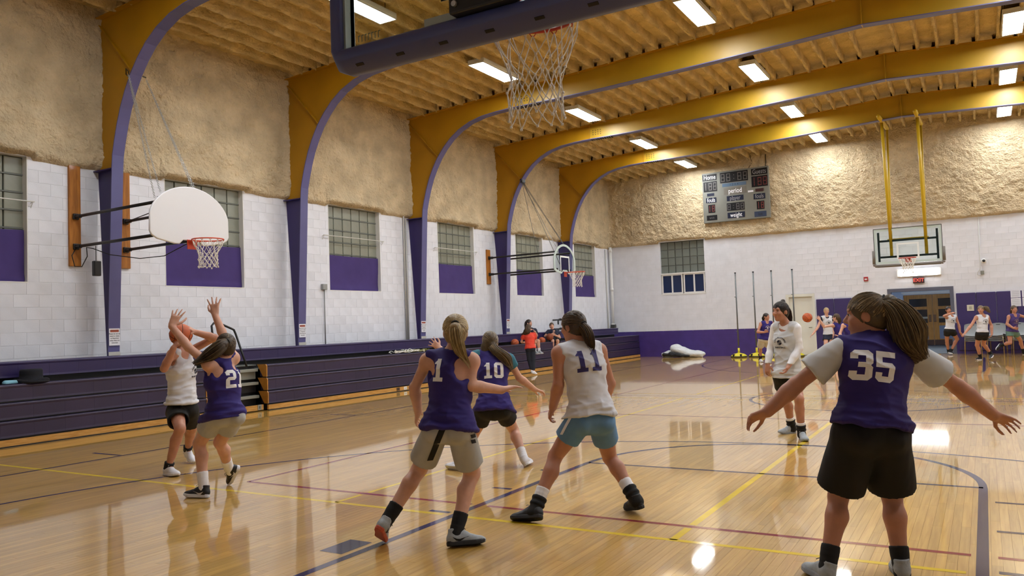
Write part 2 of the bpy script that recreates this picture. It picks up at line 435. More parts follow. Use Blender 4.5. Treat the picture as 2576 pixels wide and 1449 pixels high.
# ---- spray foam on the upper walls (real lumpy relief)
def foam_relief(a, z, seed, amp=1.0):
    n = fbm(a*1.6, z*1.6, seed, 2)*.055+(1-np.abs(2*fbm(a*6, z*6, seed+3, 2)-1))*.045+np.abs(2*fbm(a*11, z*11, seed+9, 2)-1)*.07
    return .02+n*amp
def foam_wall():
    st = .035
    A = np.arange(4.0, YF+.001, st); Z = np.arange(0, 1.0001, st/2.75)
    a, t = np.meshgrid(A, Z, indexing='ij')
    edge = 4.40+.05*fbm(a*2.5, 0*a, 4.2, 3)
    for y0, y1 in WIN:                              # foam runs a little lower/higher at the lintels and bulges over them
        k = ((a > y0-.06) & (a < y1+.06)); edge = np.where(k, 4.46+.05*fbm(a*6, 0*a, 1.1, 2), edge)
    z = edge+(7.35-edge)*t; n = foam_relief(a, z, 2.0)
    for y0, y1 in WIN: n = n+np.where((a > y0-.12) & (a < y1+.12), .07*np.exp(-((z-4.55)/.16)**2), 0)
    n = n*np.clip((z-edge)/.06, 0, 1)
    for fy in FRAME_Y: n = n+.05*np.exp(-((a-fy)/.14)**2)*np.clip((z-edge)/.2, 0, 1)
    P = np.stack([XL+.001+n, a, z], -1)
    V, Fq = grid_mesh(P, True); np_mesh('spray_foam', V, Fq, M_FOAM, wl)
    A = np.arange(XL, 4.0, st); Zt = np.arange(0, 1.0001, st/3.2); a, t = np.meshgrid(A, Zt, indexing='ij')
    edge = 4.46+.05*fbm(a*2.5, 0*a, 8.2, 3)+np.where((a > FW[0]-.05) & (a < FW[1]+.05), .08, 0)
    z = edge+(8.0-edge)*t; n = foam_relief(a, z, 12.0)*np.clip((z-edge)/.05, 0, 1)
    n = n+.09*np.exp(-((a-XL)/.12)**2)*np.clip((z-edge)/.2, 0, 1)
    P = np.stack([a, YF-.001-n, z], -1); V, Fq = grid_mesh(P, True); np_mesh('spray_foam', V, Fq, M_FOAM, wf)
foam_wall()
# ---- ceiling: sprayed deck and sprayed purlins running between the frames
def build_ceiling():
    xs = np.concatenate([np.arange(XL-.1, 4.0, .11), np.arange(4.0, XR+.3, .3)]); ys = np.concatenate([np.arange(YN, 4.0, .3), np.arange(4.0, YF+.1, .14)]); x, y = np.meshgrid(xs, ys, indexing='ij')
    z = ztop(XL)+(XRIDGE-XL)*.0605-np.abs(x-XRIDGE)*.0605+.24-foam_relief(x, y, 30.0)*.45
    V, Fq = grid_mesh(np.stack([x, y, z], -1), True)
    c = np_mesh('ceiling', V, Fq, M_FOAM_DECK, None, origin=(AX, YMID, 7.3)); tag(c, 'tan spray-foamed roof deck with rows of foamed purlins', kind='structure')
    return c
ceil = build_ceiling()
def build_ribs():
    var = []
    for k in range(6):
        n = 60; L_ = 4.2; m_ = 9; P = np.zeros((n, m_, 3)); t = np.linspace(0, L_, n)
        prof = [(-.06, .25), (-.038, .16), (-.034, .06), (-.030, .0), (0, -.014), (.030, .0), (.034, .06), (.038, .16), (.06, .25)]
        for j, (px, pz) in enumerate(prof):
            a = fbm(t*3.2+k*9, j*.6+0*t, 3.3+k, 3)-.5; b = fbm(t*4.2+k*5, j*.6+0*t, 7.3+k, 3)-.5
            P[:, j] = np.stack([px*(1+.5*a)+b*.05, t, pz+(b*.11 if j not in (0, 8) else 0*t)], -1)
        V, Fq = grid_mesh(P, True)
        me = bpy.data.meshes.new('ceiling_rib'); me.from_pydata([tuple(v) for v in V], [], [tuple(f) for f in Fq.tolist()]); me.materials.append(M_FOAM_DECK)
        me.polygons.foreach_set('use_smooth', [True]*len(me.polygons)); var.append(me)
    rnd = random.Random(4)
    ys = [FRAME_Y[0]-4.36]+FRAME_Y+[YF]
    for bi, (y0, y1) in enumerate(zip(ys, ys[1:])):
        x = XL+.25
        while x < 3.4:
            x += .408+rnd.uniform(-.02, .02)
            if abs(x-XRIDGE) < .12: continue
            inside = any(-60 < cam_px((x, yy, ztop(x)))[0] < 2640 and -120 < cam_px((x, yy, ztop(x)))[1] < 700 for yy in (y0, y0+1, y0+2, y0+3, y1))
            if not inside: continue
            ln = y1-y0-.16-rnd.random()*.14
            piece('ceiling_rib', rnd.choice(var), ceil, (x, y0+.08+rnd.random()*.06, ztop(x)+.005), scale=(1, ln/4.2, 1), rot=(0, math.atan(.0605)*(1 if x > XRIDGE else -1), 0))
build_ribs()
# ---- rigid steel frames
M_YELLOW = mat('yellow_steel_paint', '#ad7d0a', .42, noise=(1.2, .1, 4), vary=.03)
M_YELLOW_L = mat('yellow_steel_paint_beam', '#ac8716', .42, noise=(1.2, .1, 4))
M_PURPLE_ST = mat('purple_steel_paint', '#2b1d5c', .4, noise=(2, .1, 4))
M_FLANGE = mat('blue_purple_flange_paint', '#555383', .42, noise=(2.5, .08, 4))
M_BOLT = mat('bolt_dark', '#4a4030', .5, metal=.6)
INNER = [(-12.66, 4.40), (-12.64, 4.62), (-12.58, 4.86), (-12.50, 5.13), (-12.40, 5.40), (-12.27, 5.66), (-12.11, 5.92), (-11.92, 6.15), (-11.70, 6.36), (-11.42, 6.55), (-11.08, 6.70), (-10.70, 6.79), (-10.25, 6.835), (-9.75, 6.855), (-8.5, 6.87), (-7.3, 6.895), (-5.5, 6.97), (-3.5, 7.06), (XRIDGE, 7.14)]
ORD = ['first', 'second', 'third', 'fourth', 'fifth', 'sixth']
def build_frame(i, y):
    r = empty('steel_frame', (XL, y, 0), f'yellow and purple steel arch frame, {ORD[i]} from the camera', 'steel frame', 'steel arch frames')
    if i == 4: r['label'] = 'yellow and purple steel arch frame nearest the far wall, fifth from the camera'
    t = .008
    mir = lambda P: [(2*XRIDGE-x, z) for x, z in P]
    for side in (0, 1):
        S = mir if side else (lambda P: P)
        MB().prism(S([(XL+.2, 0), (XL+.30, 0), (XL+.54, 4.4), (XL, 4.4), (XL+.19, 1.2)]), 1, y-t, y+t).build('column_web', M_PURPLE_ST, r)
        kn = [q for q in INNER if q[0] <= -9.75]
        MB().prism(S([(XL, 4.4)]+kn+[(-9.75, ztop(-9.75)), (XL, ztop(XL))]), 1, y-t, y+t).build('haunch_web', M_YELLOW, r)
        bm_ = [q for q in INNER if q[0] >= -9.75]
        MB().prism(S(bm_+[(XRIDGE, ztop(XRIDGE)), (-9.75, ztop(-9.75))]), 1, y-t, y+t).build('beam_web', M_YELLOW_L, r)
        # inner flange: one plate following the curve from the floor to the ridge
        path = [(XL+.30, 0), (XL+.42, 2.2)]+INNER; pts = S(path); V = []; F = []
        for k, (x, z) in enumerate(pts):
            a, b = pts[max(k-1, 0)], pts[min(k+1, len(pts)-1)]; tx, tz = b[0]-a[0], b[1]-a[1]; l = math.hypot(tx, tz); nx, nz = -tz/l*.009, tx/l*.009
            V += [(x+nx, y-.105, z+nz), (x+nx, y+.105, z+nz), (x-nx, y+.105, z-nz), (x-nx, y-.105, z-nz)]
        n = len(pts)
        for k in range(n-1):
            for e in range(4): F.append((k*4+e, k*4+(e+1) % 4, k*4+4+(e+1) % 4, k*4+4+e))
        F += [(0, 3, 2, 1), (n*4-4, n*4-3, n*4-2, n*4-1)]
        MB().add(V, F if not side else [f[::-1] for f in F]).build('inner_flange', M_FLANGE, r)
        # outer (roof) flange and wall flange
        top = S([(XL+.02, ztop(XL)), (XRIDGE, ztop(XRIDGE))]); (xa, za), (xb, zb) = top
        MB().add([(xa, y-.1, za), (xb, y-.1, zb), (xb, y+.1, zb), (xa, y+.1, za), (xa, y-.1, za+.018), (xb, y-.1, zb+.018), (xb, y+.1, zb+.018), (xa, y+.1, za+.018)],
                 [(0,1,2,3),(7,6,5,4),(0,4,5,1),(1,5,6,2),(2,6,7,3),(3,7,4,0)]).build('roof_flange', M_YELLOW, r)
        # diagonal stiffener over the knee
        a, b = S([(XL+.06, ztop(XL)-.02), (-12.11, 5.93)]); d = Vector((b[0]-a[0], 0, b[1]-a[1])); dn = Vector((-d.z, 0, d.x)).normalized()
        MB().obox(((a[0]+b[0])/2, y, (a[1]+b[1])/2), d/2, (0, .055, 0), dn*.009).build('stiffener', M_YELLOW, r)
        # horizontal plate where column and haunch are spliced
        q = S([(XL-.02, 4.39), (-12.7, 4.39)]); MB().box((min(q[0][0], q[1][0]), y-.1, 4.385), (max(q[0][0], q[1][0]), y+.1, 4.405)).build('splice_plate', M_PURPLE_ST, r)
        q = S([(-9.75, 0)])[0][0]; zb_, zt_ = 6.86, ztop(-9.75)
        MB().box((q-.009, y-.06, zb_), (q+.009, y+.06, zt_)).build('web_stiffener', M_YELLOW, r)
        bl = MB()                                    # bolt rows on web and flange at the haunch splice
        s = -1 if side else 1
        for u in range(4):
            for v in (.12, .18, .24): bl.box((q+s*(.10+.08*u)-.011, y-.02, zb_+v), (q+s*(.10+.08*u)+.011, y-t, zb_+v+.022))
        for u in range(10):
            for v in (-.07, -.035, .035, .07): bl.box((q+s*(.05+.07*u)-.011, y+v-.011, zb_-.03), (q+s*(.05+.07*u)+.011, y+v+.011, zb_-.004+.002*u))
        bl.build('splice_bolts', M_BOLT, r)['kind'] = 'stuff'
    MB().box((XRIDGE-.01, y-.09, 7.13), (XRIDGE+.01, y+.09, ztop(XRIDGE)-.001)).build('ridge_plate', M_YELLOW_L, r)
    # concrete/bare foot of the column showing above the bleacher
    return r
frames = [build_frame(i, y) for i, y in enumerate(FRAME_Y)]
# ---- ceiling lights
M_HOUSE = mat('light_housing_white', '#d9dcdc', .5)
M_LAMP = mat('fluorescent_diffuser', '#ffffff', .5, emit=((.93, .97, 1.0), LAMP_STRENGTH))
def build_lights():
    rows = [(-9.3, 'left'), (-4.6, 'middle'), (.85, 'right'), (5.7, 'far right')]
    ys = [6.3, 10.75, 15.25, 19.95, 24.5, 28.75]
    hb = MB().bbox((-.21, -.76, .0), (.21, .76, .09), .012).box((-.2, -.77, -.025), (-.185, .77, .01)).box((.185, -.77, -.025), (.2, .77, .01)).box((-.2, -.77, -.025), (.2, -.755, .01)).box((-.2, .755, -.025), (.2, .77, .01))
    hme = mesh_of(hb, 'housing', M_HOUSE)
    db = MB().box((-.183, -.752, -.022), (.183, .752, .004)); dme = mesh_of(db, 'diffuser', M_LAMP)
    wire = mesh_of(MB().tube([(0, 0, .08), (0, 0, .33)], .006, 5), 'hanger', M_BOLT)
    for x, rn in rows:
        for k, y in enumerate(ys):
            loc = (x, y, ztop(x)-.06)
            lab = f'bright fluorescent ceiling light, {ORD[k-1]} from the camera in the {rn} row' if k else f'fluorescent ceiling light high above the near players in the {rn} row'
            r = empty('ceiling_light', loc, lab, 'ceiling light', 'fluorescent ceiling lights')
            piece('housing', hme, r, loc); piece('diffuser', dme, r, loc); piece('hanger', wire, r, (x-.15, y-.5, loc[2])); piece('hanger', wire, r, (x+.15, y+.5, loc[2]))
build_lights()
# ================================================================== WINDOWS, BLEACHERS, HOOPS
M_PANE = mat('glass_block', '#83867a', .22, noise=(1.2, .12, 3), bump=(9, .25, .01), vary=.10, spec=.5)
M_MULL = mat('window_mullion', '#5d615c', .6)
M_CLOTH = mat('purple_cloth', '#3f2f6c', .85, noise=(3, .08, 4), bump=(240, .15, .002))
M_ROD = mat('white_rod', '#cfcfca', .4)
M_TRIMW = mat('white_trim', '#e2e2e0', .45)
def left_window(i, y0, y1):
    x = XL-.13; nm = f'window_{i+1}'
    w = MB().box((x-.06, y0-.02, WZ0), (x-.035, y1+.02, WZ1)).build(nm, M_MULL, origin=(x, (y0+y1)/2, WZ0))
    tag(w, f'glass block window, {["nearest at the left edge", "second", "third", "fourth", "fifth", "last before the corner"][i]} along the left wall', kind='structure')
    nc, nr = 6, 7; dy, dz = (y1-y0)/nc, (WZ1-WZ0)/nr; g = .02
    me = mesh_of(MB().bbox((-.03, -dy/2+g/2, -dz/2+g/2), (.03, dy/2-g/2, dz/2-g/2), .012), 'pane', M_PANE)
    for r in range(2, nr):
        for c in range(nc): piece('pane', me, w, (x-.02, y0+(c+.5)*dy, WZ0+(r+.5)*dz))
    mb = MB()
    for r in range(2, nr): mb.box((x-.03, y0, WZ0+r*dz-.012), (x+.018, y1, WZ0+r*dz+.012))
    for k, z in enumerate([WZ0+r*dz for r in range(3, nr)]): MB().box((x-.03, y0, z-.011), (x+.02, y1, z+.011)).build('transom', M_MULL, w)
    MB().box((XL-.2, y1-.012, WZ0), (XL+.006, y1+.0, WZ1)).build('jamb', M_TRIMW, w); MB().box((XL-.2, y0, WZ0), (XL+.006, y0+.012, WZ1)).build('jamb', M_TRIMW, w)
    MB().box((XL-.2, y0, WZ0-.012), (XL+.01, y1, WZ0+.004)).build('window_sill', M_TRIMW, w)
    # cloth panel over the lower half
    A = np.linspace(y0+.03, y1-.02, 60); Z = np.linspace(WZ0+.008, WZ0+.845, 40); a, z = np.meshgrid(A, Z, indexing='ij'); s = i*3.7
    u = (a-y0)/(y1-y0); v = (z-WZ0)/.845
    n = .02*fbm(a*2.2+s, z*2.2, s, 3)+.012*np.sin(3*u+4*v+s)*(1-v)+.02*np.exp(-((v-.06)/.07)**2)*vnoise(a*5, 0*a, s)
    z = z-.02*np.sin(np.pi*u)*v*(.4+.6*vnoise(s, 1.1, 2)); a = a+.02*(v-.5)*np.sin(s)
    P = np.stack([XL-.085+n, a, z], -1); Pb = P.copy(); Pb[..., 0] -= .004
    V1, F1 = grid_mesh(P, True); V2, F2 = grid_mesh(Pb, False)
    c = np_mesh('window_cloth', np.vstack([V1, V2]), np.vstack([F1, F2+len(V1)]), M_CLOTH, None, origin=(XL-.085, (y0+y1)/2, WZ0))
    tag(c, ['purple cloth over lower half of window at the left picture edge', 'purple cloth covering window behind the white fan backboard', 'purple cloth on window right of the second arch frame', 'purple cloth on window right of the third arch frame', 'purple cloth on window behind the glass fan backboard arms', 'purple cloth on the window nearest the room corner'][i], 'window cloth', 'purple cloths over the windows')
    if i in (0, 2, 3):
        xr = XL+.075; ya, yb = y0-.23, y1+.07; z = 3.745-.01*i
        r = empty('curtain_rod', (xr, ya, z), ['white curtain rod across window at left picture edge', '', 'white curtain rod across window right of second arch frame', 'white curtain rod across window right of third arch frame'][i], 'curtain rod', 'white curtain rods')
        MB().tube([(xr, ya, z), (xr, yb, z)], .011, 8).build('rod', M_ROD, r, smooth=True)
        for yy in (ya+.02, yb-.02): MB().tube([(xr, yy, z), (XL+.0, yy, z-.02)], .007, 6).tube([(xr, yy, z), (XL, yy, z-.1)], .005, 6).build('bracket', M_ROD, r)
for i, (a, b) in enumerate(WIN): left_window(i, a, b)
# ---- bleachers
M_BL = mat('bleacher_purple_plastic', '#2a1f3e', .42, noise=(1.4, .14, 4), bump=(300, .12, .001))
M_BLTOP = mat('bleacher_top_row_plastic', '#271c4c', .38, noise=(1.4, .1, 4), bump=(300, .12, .001))
M_DECK = mat('bleacher_steel_deck', '#7d8482', .35, metal=.5, noise=(4, .1, 3))
M_ALU = mat('bleacher_steel_riser', '#8e9088', .4, metal=.35)
M_BLACK = mat('black_steel', '#0d0d10', .45)
M_KICK = wood_mat('bleacher_plywood', '#d0a05a', '#a9752f', .35, False, coat=.2, gs=(20, 3, 40))
M_PLY = mat('plywood_panel', '#b07a2e', .5, noise=(9, .15, 4))
BX = -11.95
def row_board(y0, y1, x, z0, z1, m, parent, seam=True, dp=.20):
    """plastic seat front: rounded nose on top, running in modules with small seams"""
    prof = [(x-dp, z1-.012), (x-dp+.03, z1), (x-.02, z1), (x-.006, z1-.006), (x, z1-.02), (x-.003, z1-.038), (x-.010, z1-.05), (x-.012, z0+.03), (x-.008, z0), (x-dp, z0)]
    mod = .46; ys = [y0]; k = math.floor(y0/mod)+1
    while k*mod < y1-.02: ys.append(k*mod); k += 1
    ys.append(y1); mb = MB()
    for a, b in zip(ys, ys[1:]): mb.prism(prof, 1, a+.0006, b-.0006)
    o = mb.build('seat_row', m, parent); o['kind'] = 'stuff' if seam else 'part'
    return o
def bleacher_section(y0, y1, label, ybase=None):
    r = empty('bleacher', (BX, (y0+y1)/2, 0), label, 'bleacher', 'folded purple bleachers')
    for k, (z0, z1) in enumerate(((.135, .37), (.392, .627), (.65, .885))): 
        o = row_board(y0, y1, BX-.012*k, z0, z1, M_BL, r, seam=False)
        if 'kind' in o: del o['kind']
    MB().box((BX-.05, y0, .018), (BX-.01, y1, .108)).build('kickboard', M_KICK, r)
    MB().box((BX-.05, y0, 0), (BX-.003, y1, .018)).build('rubber_base', M_BLACK, r)
    MB().box((BX-.20, y0+.01, .02), (BX-.07, y1-.01, .86)).build('understructure', M_BLACK, r)
    for ye in (y0, y1):
        MB().bbox((BX-.35, ye-.012, .135), (BX-.03, ye+.012, .885), .008).build('end_panel', M_KICK, r) if False else None
    return r
Y_A0, Y_A1, Y_B0, Y_B1 = -2.0, 9.42, 10.84, 30.1
bs1 = bleacher_section(Y_A0, Y_A1, 'folded purple bleacher section left of the aisle steps, nearest the camera')
bs2 = bleacher_section(Y_B0, Y_B1, 'long folded purple bleacher section right of the aisle steps, running to the corner')
for r, ye in ((bs1, Y_A1), (bs2, Y_B0)):
    s = 1 if ye == Y_A1 else -1
    for k, (z0, z1) in enumerate(((.135, .37), (.392, .627), (.65, .885))):
        prof = [(BX-.012*k, z0), (BX-.012*k+.004, z1-.03), (BX-.012*k-.02, z1+.004), (BX-.012*k-.26, z1+.002), (BX-.012*k-.10, z0)]
        MB().prism(prof, 1, min(ye, ye+s*.022), max(ye, ye+s*.022)).build('end_cap', M_PLY, r)
# deck and top row run through behind the aisle
tr = empty('bleacher_top_row', (BX-.4, YMID, .89), 'top purple bleacher row with steel deck, set back along the white wall', 'bleacher')
MB().box((BX-.62, Y_A0, .79), (BX-.235, Y_A1, .806)).build('deck', M_DECK, tr); MB().box((BX-.62, Y_B0, .79), (BX-.235, 29.0, .806)).build('deck', M_DECK, tr)
MB().box((BX-.66, Y_A0, .0), (BX-.62, 29.0, .97)).build('riser', M_BLACK, tr)
row_board(Y_A0, 28.95, BX-.42, .965, 1.20, M_BLTOP, tr, seam=False, dp=.34)
if 'kind' in tr.children[-1]: del tr.children[-1]['kind']
MB().box((BX-.86, Y_A0, 0), (BX-.74, 28.9, 1.185)).build('back_frame', M_BLACK, tr)
for o in tr.children:
    if 'kind' in o: del o['kind']
# aisle steps
ai = empty('aisle_steps', (BX-.2, (Y_A1+Y_B0)/2, 0), 'recessed steel aisle steps between the two bleacher sections', 'steps')
for k, z in enumerate((.30, .555, .81)):
    MB().bbox((BX-.34, Y_A1+.06, z-.055), (BX-.18-.012*k, Y_B0-.07, z), .004).build('tread', M_ALU, ai)
    MB().box((BX-.35, Y_A1+.05, z-.2), (BX-.30, Y_B0-.05, z-.06)).build('riser', M_ALU if k == 2 else M_BLACK, ai)
MB().box((BX-.62, Y_A1+.03, .868), (BX-.30, Y_B0-.03, .884)).build('deck', M_DECK, ai)
for k in range(5): MB().box((BX-.33-.06*k, Y_A1+.05, .884), (BX-.35-.06*k, Y_B0-.1, .893)).build('deck_rib', M_DECK, ai)
MB().box((BX-.12, Y_A1+.05, .02), (BX-.08, Y_B0-.06, .12)).build('kickboard', M_KICK, ai)
MB().box((BX-.45, Y_A1+.02, 0), (BX-.36, Y_B0-.02, .86)).build('back_panel', M_BLACK, ai)
for yy in (Y_A1+.12, Y_B0-.16):
    lk = MB().box((BX-.08, yy-.045, .025), (BX-.072, yy+.045, .125)).build('lock_plate', M_ALU, ai); MB().box((BX-.072, yy-.007, .05), (BX-.069, yy+.007, .1)).build('keyhole', M_BLACK, lk)
def handrail(pts, name_label, r=.021):
    o = MB().tube(pts, r, 10).build('handrail', M_BLACK, smooth=True); return tag(o, name_label, 'handrail')
X_ = -12.45
handrail([(X_+.3, 10.5, .86), (X_+.14, 10.5, 1.2), (X_, 10.50, 1.50), (X_, 10.46, 1.575), (X_, 10.40, 1.60), (X_, 10.12, 1.71), (X_, 10.0, 1.71), (X_, 9.95, 1.66), (X_+.1, 9.95, .9)], 'black bent tube handrail at the aisle steps behind the defender')
for z, lb in ((1.60, 'upper black hooked rail end on the wall behind the seated child'), (1.28, 'lower black hooked rail end on the wall behind the seated child')):
    handrail([(-12.75, 24.6, z-.17), (-12.75, 24.6, z-.05), (-12.75, 24.66, z), (-12.75, 24.78, z+.02), (-12.75, 24.92, z), (-12.85, 25.0, z-.01), (-13.19, 25.05, z-.01)], lb, .026)
for yy, nm in ((14.78, 'brown outlet plate on the bleacher kickboard'), (15.05, 'white outlet plate on the bleacher kickboard')):
    o = empty('outlet', (BX, yy, .03), nm, 'outlet'); MB().bbox((BX-.01, yy-.055, .028), (BX+.0, yy+.055, .1), .003).build('plate', mat('outlet_'+nm[:5], '#4b3422' if 'brown' in nm else '#e8e8e4', .4), o)
    for d in (-.02, .02): MB().box((BX-.001, yy+d-.01, .05), (BX+.002, yy+d+.01, .08)).build('socket', M_BLACK if 'brown' in nm else M_ALU, o)
# ---- warning signs on the columns
M_SIGN = mat('sign_white', '#e4e4ea', .4); M_SIGNR = mat('sign_orange_band', '#b4502c', .4); M_INK = mat('sign_ink', '#3a3f4a', .6)
for i, y in enumerate(FRAME_Y[:4]):
    def fx(z): return XL+.30+(XL+.54-(XL+.30))*z/4.4
    z0, z1 = 1.37, 1.66; x = fx(1.5)+.016; w = .098
    r = empty('warning_sign', (x, y, z0), f'white warning sign with orange band on the {ORD[i]} frame column', 'sign', 'warning signs on the columns')
    MB().box((x, y-w, z0), (x+.004, y+w, z1)).build('sheet', M_SIGN, r)
    MB().box((x+.004, y-w*.78, z1-.062), (x+.005, y+w*.78, z1-.022)).build('band', M_SIGNR, r)
    tx = MB(); put_text(tx, 'WARNING', .036, (x+.0062, y, z1-.042), (0, 1, 0), (0, 0, 1)); tx.build('lettering', M_INK, r)['kind'] = 'stuff'
    tx = MB()
    for k, s in enumerate(('Please do not sit,', 'stand or climb', 'on bleachers', 'when they are', 'retracted')): put_text(tx, s, .03, (x+.0052, y, z1-.092-.038*k), (0, 1, 0), (0, 0, 1), bold=True)
    tx.build('lettering', M_INK, r)['kind'] = 'stuff'
    mb = MB().box((x-.01, y-.104, 1.2), (x-.003, y+.104, 1.262)); mb.build('bare_foot', mat('bare_column_foot', '#b9b6ae', .6), frames[i])
# ---- net / hoops
M_NET = mat('net_cord', '#ddd8cf', .8, noise=(60, .1, 2)); M_RIM = mat('rim_orange', '#c4421f', .38); M_RIMR = mat('rim_red', '#b23524', .35)
M_GLASS = mat('board_glass', '#e6f0ee', .02, trans=1.0, spec=.5)
MATS['board_glass'].node_tree.nodes['Principled BSDF'].inputs['IOR'].default_value = 1.05
M_BOARDW = mat('board_white', '#dddde0', .35); M_WLINE = mat('board_white_print', '#dfe3e2', .5)
def net(parent, c, R_, drop, narrow, cord=.0035, seed=0, n=12, m=None):
    rnd = random.Random(seed); c = Vector(c); mb = MB()
    lv = [(0, R_), (.30, R_*.80), (.46, R_*.66), (.60, R_*.58), (.73, R_*narrow*1.03), (.86, R_*narrow), (1.0, R_*narrow*1.06)]
    P = []
    for k, (t, r) in enumerate(lv):
        row = []
        for j in range(n):
            a = 2*math.pi*(j+(.5 if k % 2 else 0))/n + rnd.uniform(-.05, .05)*(k > 0); rr = r*(1+rnd.uniform(-.06, .06)*(k > 0))
            row.append(c+Vector((rr*math.cos(a), rr*math.sin(a), -drop*t+rnd.uniform(-.012, .012)*(k > 1))))
        P.append(row)
    for k in range(len(lv)-1):
        for j in range(n):
            for d in ((0, -1) if k % 2 == 0 else (0, 1)):
                a, b = P[k][j], P[k+1][(j+d) % n]; mid = (a+b)/2; 
                out = Vector((mid.x-c.x, mid.y-c.y, 0)); out = out.normalized()*(.012 if k == 0 else .0)
                mb.tube([a, mid+out+Vector((0, 0, -.006)), b], cord, 5, caps=False)
    for j in range(n):
        for k in range(2, len(lv)): mb.obox(P[k][j], (cord*1.7, 0, 0), (0, cord*1.7, 0), (0, 0, cord*2))
    return mb.build('net', m or M_NET, parent, smooth=True)
def rim(parent, c, R_, m, axis_dir, hooks=True, plate=True):
    """axis_dir: unit vector from rim centre towards the board"""
    c = Vector(c); d = Vector(axis_dir); s = Vector((-d.y, d.x, 0))
    o = MB().tube([c+Vector((math.cos(a), math.sin(a), 0))*R_ for a in [2*math.pi*k/40 for k in range(40)]], .0095, 8, closed=True).build('rim', m, parent, smooth=True)
    mb = MB()
    for k in (-1, 1): mb.tube([c+d*R_*.8+s*k*R_*.6, c+d*(R_+.14)+s*k*.06], .008, 6)
    mb.obox(c+d*(R_+.10), d*.055, s*.075, (0, 0, .012)); mb.obox(c+d*(R_+.145)-Vector((0, 0, .05)), d*.008, s*.085, (0, 0, .075))
    mb.build('rim_bracket', m, o)
    if hooks:
        hb = MB()
        for k in range(12):
            a = 2*math.pi*k/12; q = c+Vector((math.cos(a), math.sin(a), 0))*R_; t = Vector((-math.sin(a), math.cos(a), 0))
            hb.tube([q+t*.018-Vector((0, 0, .006)), q+t*.008-Vector((0, 0, .022)), q-t*.008-Vector((0, 0, .022)), q-t*.018-Vector((0, 0, .006))], .003, 5)
        hb.build('net_hooks', m, o)['kind'] = 'stuff'
    return o
def chain(parent, a, b, sag=.0, link=.045, r=.006, m=None):
    a, b = Vector(a), Vector(b); L_ = (b-a).length; n = int(L_/(link*.72)); mb = MB(); t = (b-a).normalized(); u = t.orthogonal().normalized(); v = t.cross(u)
    for k in range(n):
        f = (k+.5)/n; c = a.lerp(b, f)-Vector((0, 0, sag*4*f*(1-f))); w = u if k % 2 else v
        pts = [c+t*(link/2*math.cos(q))+w*(link*.3*math.sin(q)) for q in [2*math.pi*e/8 for e in range(8)]]
        mb.tube(pts, r*.6, 4, closed=True)
    o = mb.build('chain', m or mat('chain_steel', '#b9bdbd', .3, metal=.8), parent); o['kind'] = 'stuff'; return o
M_WOODP = wood_mat('wall_plank_wood', '#b5752f', '#8a5520', .5, False, coat=.1, gs=(14, 14, 1.5))
